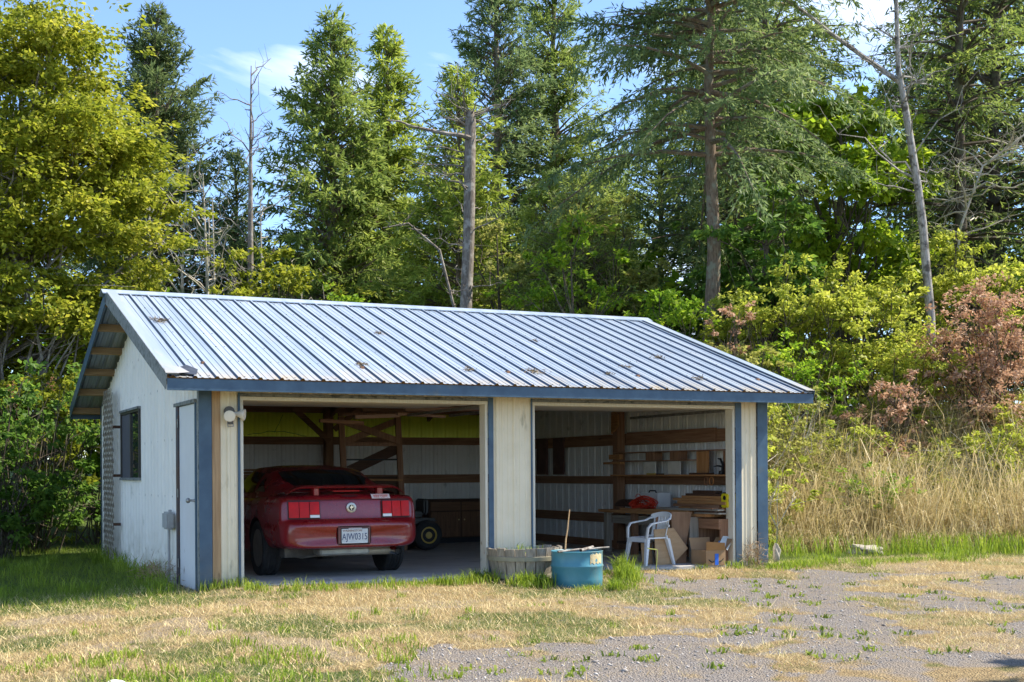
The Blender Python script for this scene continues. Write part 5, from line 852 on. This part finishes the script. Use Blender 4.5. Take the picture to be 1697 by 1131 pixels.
# ---- cardboard box
cbx = thing('cardboard_box', 'open cardboard box with flared flaps by the right jamb', 'cardboard box', (6.44, -.02, 0)); cm = M('cardboard', (.30, .18, .09), (.36, .23, .125), scale=3, rough=.85); L_, D_, H_ = .42, .34, .19
part('side', cm, cbx, (0, .30, 0, .006, 0, H_), bevel=0); part('side', cm, cbx, (0, .30, D_-.006, D_, 0, H_), bevel=0); part('side', cm, cbx, (0, .006, .0065, D_-.0065, 0, H_), bevel=0); part('side', cm, cbx, (.294, .30, .0065, D_-.0065, 0, H_), bevel=0); part('bottom', cm, cbx, (.007, .293, .007, D_-.007, 0, .006), bevel=0)
b = MB(); b.add([(0, 0, H_), (.30, 0, H_), (.22, -.10, H_+.10), (-.06, -.10, H_+.12)], [(0, 1, 2, 3)]); b.build('flap', cm, cbx, fixn=False)
b = MB(); b.add([(.30, 0, H_), (.30, D_, H_), (.40, D_+.02, H_+.15), (.40, -.02, H_+.14)], [(0, 1, 2, 3)]); b.build('flap', cm, cbx, fixn=False)
b = MB(); b.add([(0, D_, H_), (.30, D_, H_), (.31, D_+.04, H_+.15), (-.01, D_+.04, H_+.15)], [(0, 1, 2, 3)]); b.build('flap', cm, cbx, fixn=False)
part('tape', M('blue_tape', (.02, .13, .60), rough=.5), cbx, (.135, .19, -.004, -.001, .0, .145), bevel=0)
b = MB(); b.tube([(.04+.11*t, -.003, .075-.035*math.sin(t*3.14)) for t in np.linspace(0, .8, 8)], [.004, .007, .008, .008, .008, .007, .006, .003], 6); b.tube([(.2+.07*t, -.003, .045+.04*t*t) for t in np.linspace(0, 1, 5)], [.004, .007, .007, .006, .003], 6); b.build('curved_logo', black, cbx)
one('leaflet', 'white and blue printed leaflet lying on the cardboard box flap', 'leaflet', M('white_paper', (.62, .64, .62), (.45, .50, .52), scale=22, rough=.6), (-.10, .10, -.07, .07, 0, .004), loc=(6.80, .06, .285), rot=(R(50), R(-40), R(30))); one('blue_packet', 'blue packet behind the leaflet in the cardboard box', 'packet', M('blue_paper', (.06, .22, .5), rough=.5), (-.10, .10, -.05, .05, 0, .02), loc=(6.84, .15, .30), rot=(R(60), R(-30), R(20)))
# ---- white plastic chair (faces -y in its own frame)
ch = thing('plastic_chair', 'white plastic garden chair with slatted back facing into the bay', 'chair', (5.92, .53, 0), R(-84)); ch.scale = (.82, .82, .86); cp = M('chair_white_plastic', (.70, .69, .67), (.76, .75, .73), scale=5, rough=.45, c3=(.45, .43, .38), s3=7, t3=(.64, .74))
b = MB(); rows = []
for y in np.linspace(-.23, .20, 8): rows.append([(x, y, .405+.012*(abs(x)/.24)**2-.02*max(0, (-.17-y)/.06)**2+.012*(y+.2)) for x in np.linspace(-.235, .235, 9)])
b.grid(rows); r2_ = [[(p[0], p[1], p[2]-.022) for p in r] for r in rows]; b.grid(r2_[::-1]); ring = lambda g: g[0]+[r[-1] for r in g[1:]]+g[-1][-2::-1]+[r[0] for r in g[-2:0:-1]]; b.grid([ring(rows), ring(r2_)], closed=True); b.build('seat', cp, ch, smooth=50)
part('seat_skirt', cp, ch, (-.235, .235, -.242, -.232, .345, .41))
for sx in (-1, 1):
    for y0, y1, nm in ((-.20, -.27, 'leg'), (.19, .29, 'leg')):
        b = MB(); xx = sx*.225
        for k, (z, w) in enumerate(((.40, .042), (.2, .034), (0, .026))): t = 1-z/.4; b.v += [(xx+sx*.045*t+a*w, y0+(y1-y0)*t+c_*w*.7, z) for a, c_ in ((-1, -1), (1, -1), (1, 1), (-1, 1))]
        b.f += [(i+4*j, (i+1) % 4+4*j, (i+1) % 4+4*(j+1), i+4*(j+1)) for j in range(2) for i in range(4)]+[(0, 1, 2, 3), (11, 10, 9, 8)]; b.mi += [0]*10; b.build(nm, cp, ch, bevel=.006)
    b = MB(); pth = [(sx*.245, -.235, .40), (sx*.262, -.215, .56), (sx*.272, -.16, .622), (sx*.275, -.02, .642), (sx*.268, .14, .66), (sx*.245, .245, .71)]; rows = []
    for i, p in enumerate(pth):
        d = Vector(pth[min(i+1, 5)])-Vector(pth[max(i-1, 0)]); d.normalize(); u = Vector((1, 0, 0)); n_ = d.cross(u).normalized(); rows.append([tuple(Vector(p)+u*a*.028+n_*c_*.011) for a, c_ in ((-1, -1), (1, -1), (1, 1), (-1, 1))])
    b.grid(rows, closed=True); b.f += [(0, 1, 2, 3), (23, 22, 21, 20)]; b.mi += [0, 0]; b.build('armrest', cp, ch, bevel=.004, smooth=50)
bk = lambda x, z: (x, .19+(z-.40)*.27-.05*(x/.24)**2*1.0+.02, z)
for k in range(6): xx = -.165+k*.066; b = MB(); b.grid([[tuple(Vector(bk(xx+a, z))+Vector((0, o_, 0))) for a, o_ in ((-.022, 0), (.022, 0), (.022, .014), (-.022, .014))] for z in (.43, .52, .62, .73)], closed=True); b.build('back_slat', cp, ch, smooth=50)
for za, zb, nm in ((.39, .44, 'back_rail'), (.565, .60, 'back_rail'), (.72, .795, 'top_rail')):
    b = MB(); b.grid([[tuple(Vector(bk(x, (za+zb)/2+(zb-za)/2*s_-(.04*(x/.24)**2 if nm == 'top_rail' else 0)))+Vector((0, o_, 0))) for s_, o_ in ((-1, -.004), (1, -.004), (1, .02), (-1, .02))] for x in np.linspace(-.25, .25, 13)], closed=True); b.f += [(0, 1, 2, 3), (51, 50, 49, 48)]; b.mi += [0, 0]; b.build(nm, cp, ch, smooth=50)
# ---- rocks and driftwood at the foot of the bank, pale stones by the lawn
def rock(name, label, loc, sz, mat, seed):
    rs = np.random.default_rng(seed); bm = bmesh.new(); bmesh.ops.create_icosphere(bm, subdivisions=3, radius=1); off = rs.uniform(0, 50, 3)
    for v in bm.verts: p = np.array(v.co); k = 1+.28*math.sin(p[0]*2.3+off[0])*math.cos(p[1]*2.7+off[1])+.16*math.sin(p[2]*5+p[0]*4+off[2])+.05*math.sin(p[1]*13+off[0])*math.sin(p[0]*11); v.co = Vector((p[0]*k*sz[0], p[1]*k*sz[1], p[2]*k*sz[2]))
    me = bpy.data.meshes.new(name); bm.to_mesh(me); bm.free(); me.materials.append(mat); me.polygons.foreach_set('use_smooth', [True]*len(me.polygons)); me.set_sharp_from_angle(angle=R(28)); return tag(link(name, me, None, loc, (0, 0, rs.uniform(0, 6))), label, 'rock')
stone = M('pale_stone', (.27, .235, .19), (.40, .36, .30), scale=5, rough=.9, bump=.6, bscale=14, c3=(.2, .17, .13), s3=4, t3=(.58, .7))
gz = lambda x, y: float(ground(x, y))
rock('rock', 'jagged pale rock half buried in grass beyond the garage corner', (10.5, 1.6, gz(10.5, 1.6)+.05), (.26, .15, .10), stone, 1); rock('rock', 'brown flat rock at the foot of the dry grass bank', (13.5, 2.6, gz(13.5, 2.6)+.05), (.24, .18, .14), stone, 2); rock('rock', 'small upright pale rock beside the flat brown one', (14.6, 2.5, gz(14.6, 2.5)+.08), (.2, .16, .18), stone, 3); rock('rock', 'pointed white stone at the right corner of the garage', (7.75, .25, .10), (.05, .05, .12), stone, 4)
rock('rock', 'white flat stone in the green foreground grass', (-1.62, -5.1, gz(-1.62, -5.1)), (.16, .1, .045), M('white_stone', (.72, .68, .6), (.6, .57, .5), scale=8, rough=.85, bump=.3), 5); rock('rock', 'smaller white stone at the edge of the foreground grass', (-1.9, -5.42, gz(-1.9, -5.42)-.01), (.13, .08, .04), MATS['white_stone'], 6)
# dry brush heaped at the right jamb foot and at the left wall
for (x, y, rx, ry, rz_, q, lb) in ((7.12, -.10, .16, .08, .22, 260, 'dry brown brush heaped against the right front pier'), (-.22, 1.4, .2, .5, .12, 420, 'heap of dry brown grass clippings at the left wall')):
    a = RNG.normal(0, .5, (q, 3))*np.array([rx, ry, rz_])+np.array([x, y, rz_*.5]); a[:, 2] = np.abs(a[:, 2]-gz(x, y))+gz(x, y)
    tag(link('dry_brush', npmesh('dry_brush', *kites(a, rnd(q)+np.array([0, 0, .3]), rnd(q), RNG.uniform(.08, .2, q), np.full(q, .007)), leafmat('dry_brush', [(.18, .11, .06), (.34, .23, .13), (.46, .35, .22)], .1, nscale=5))), lb, 'brush', kind='stuff')
# needle and moss litter on the roof
v = []; 
for (x, y, r_, q) in ((-.05, 2.05, .08, 130), (4.05, .12, .11, 150), (5.6, .5, .06, 60), (6.45, 1.1, .07, 70), (6.35, .0, .07, 70), (2.7, 1.9, .05, 50), (1.9, .2, .05, 60), (3.2, .1, .06, 60), (5.1, .12, .05, 50), (4.9, 1.8, .05, 40)):
    p = RNG.normal(0, .5, (q, 2))*np.array([r_*1.3, r_]); yy = y+p[:, 1]; zz = np.array([roofz(t) for t in yy])+.012+np.abs(RNG.normal(0, .012, q)); v.append(np.stack([x+p[:, 0], yy, zz], -1))
v = np.concatenate(v); q = len(v); tag(link('roof_litter', npmesh('roof_litter', *kites(v, rnd(q)*np.array([1, 1, .3]), rnd(q)+np.array([0, 0, 1.]), RNG.uniform(.03, .07, q), RNG.uniform(.006, .014, q)), leafmat('roof_litter', [(.06, .045, .03), (.16, .11, .06), (.30, .24, .12)], .1, nscale=4))), 'small clumps of needles and moss lying on the roof', 'litter', kind='stuff')
# cobweb-thin wires in the back of the left bay
b = MB(); limb(b, (2.3, GD-.07, 1.86), (2.9, GD-.07, 1.92), .004, .004, .1, 6, 4); limb(b, (2.9, GD-.07, 1.92), (3.3, GD-.08, 1.84), .004, .004, .1, 6, 4); limb(b, (2.75, GD-.07, 1.9), (2.9, GD-.07, 2.2), .003, .003, .05, 5, 4); tag(b.build('loose_wire', black, None, fixn=False), 'thin black wire looping along the upper back girt', 'wire')
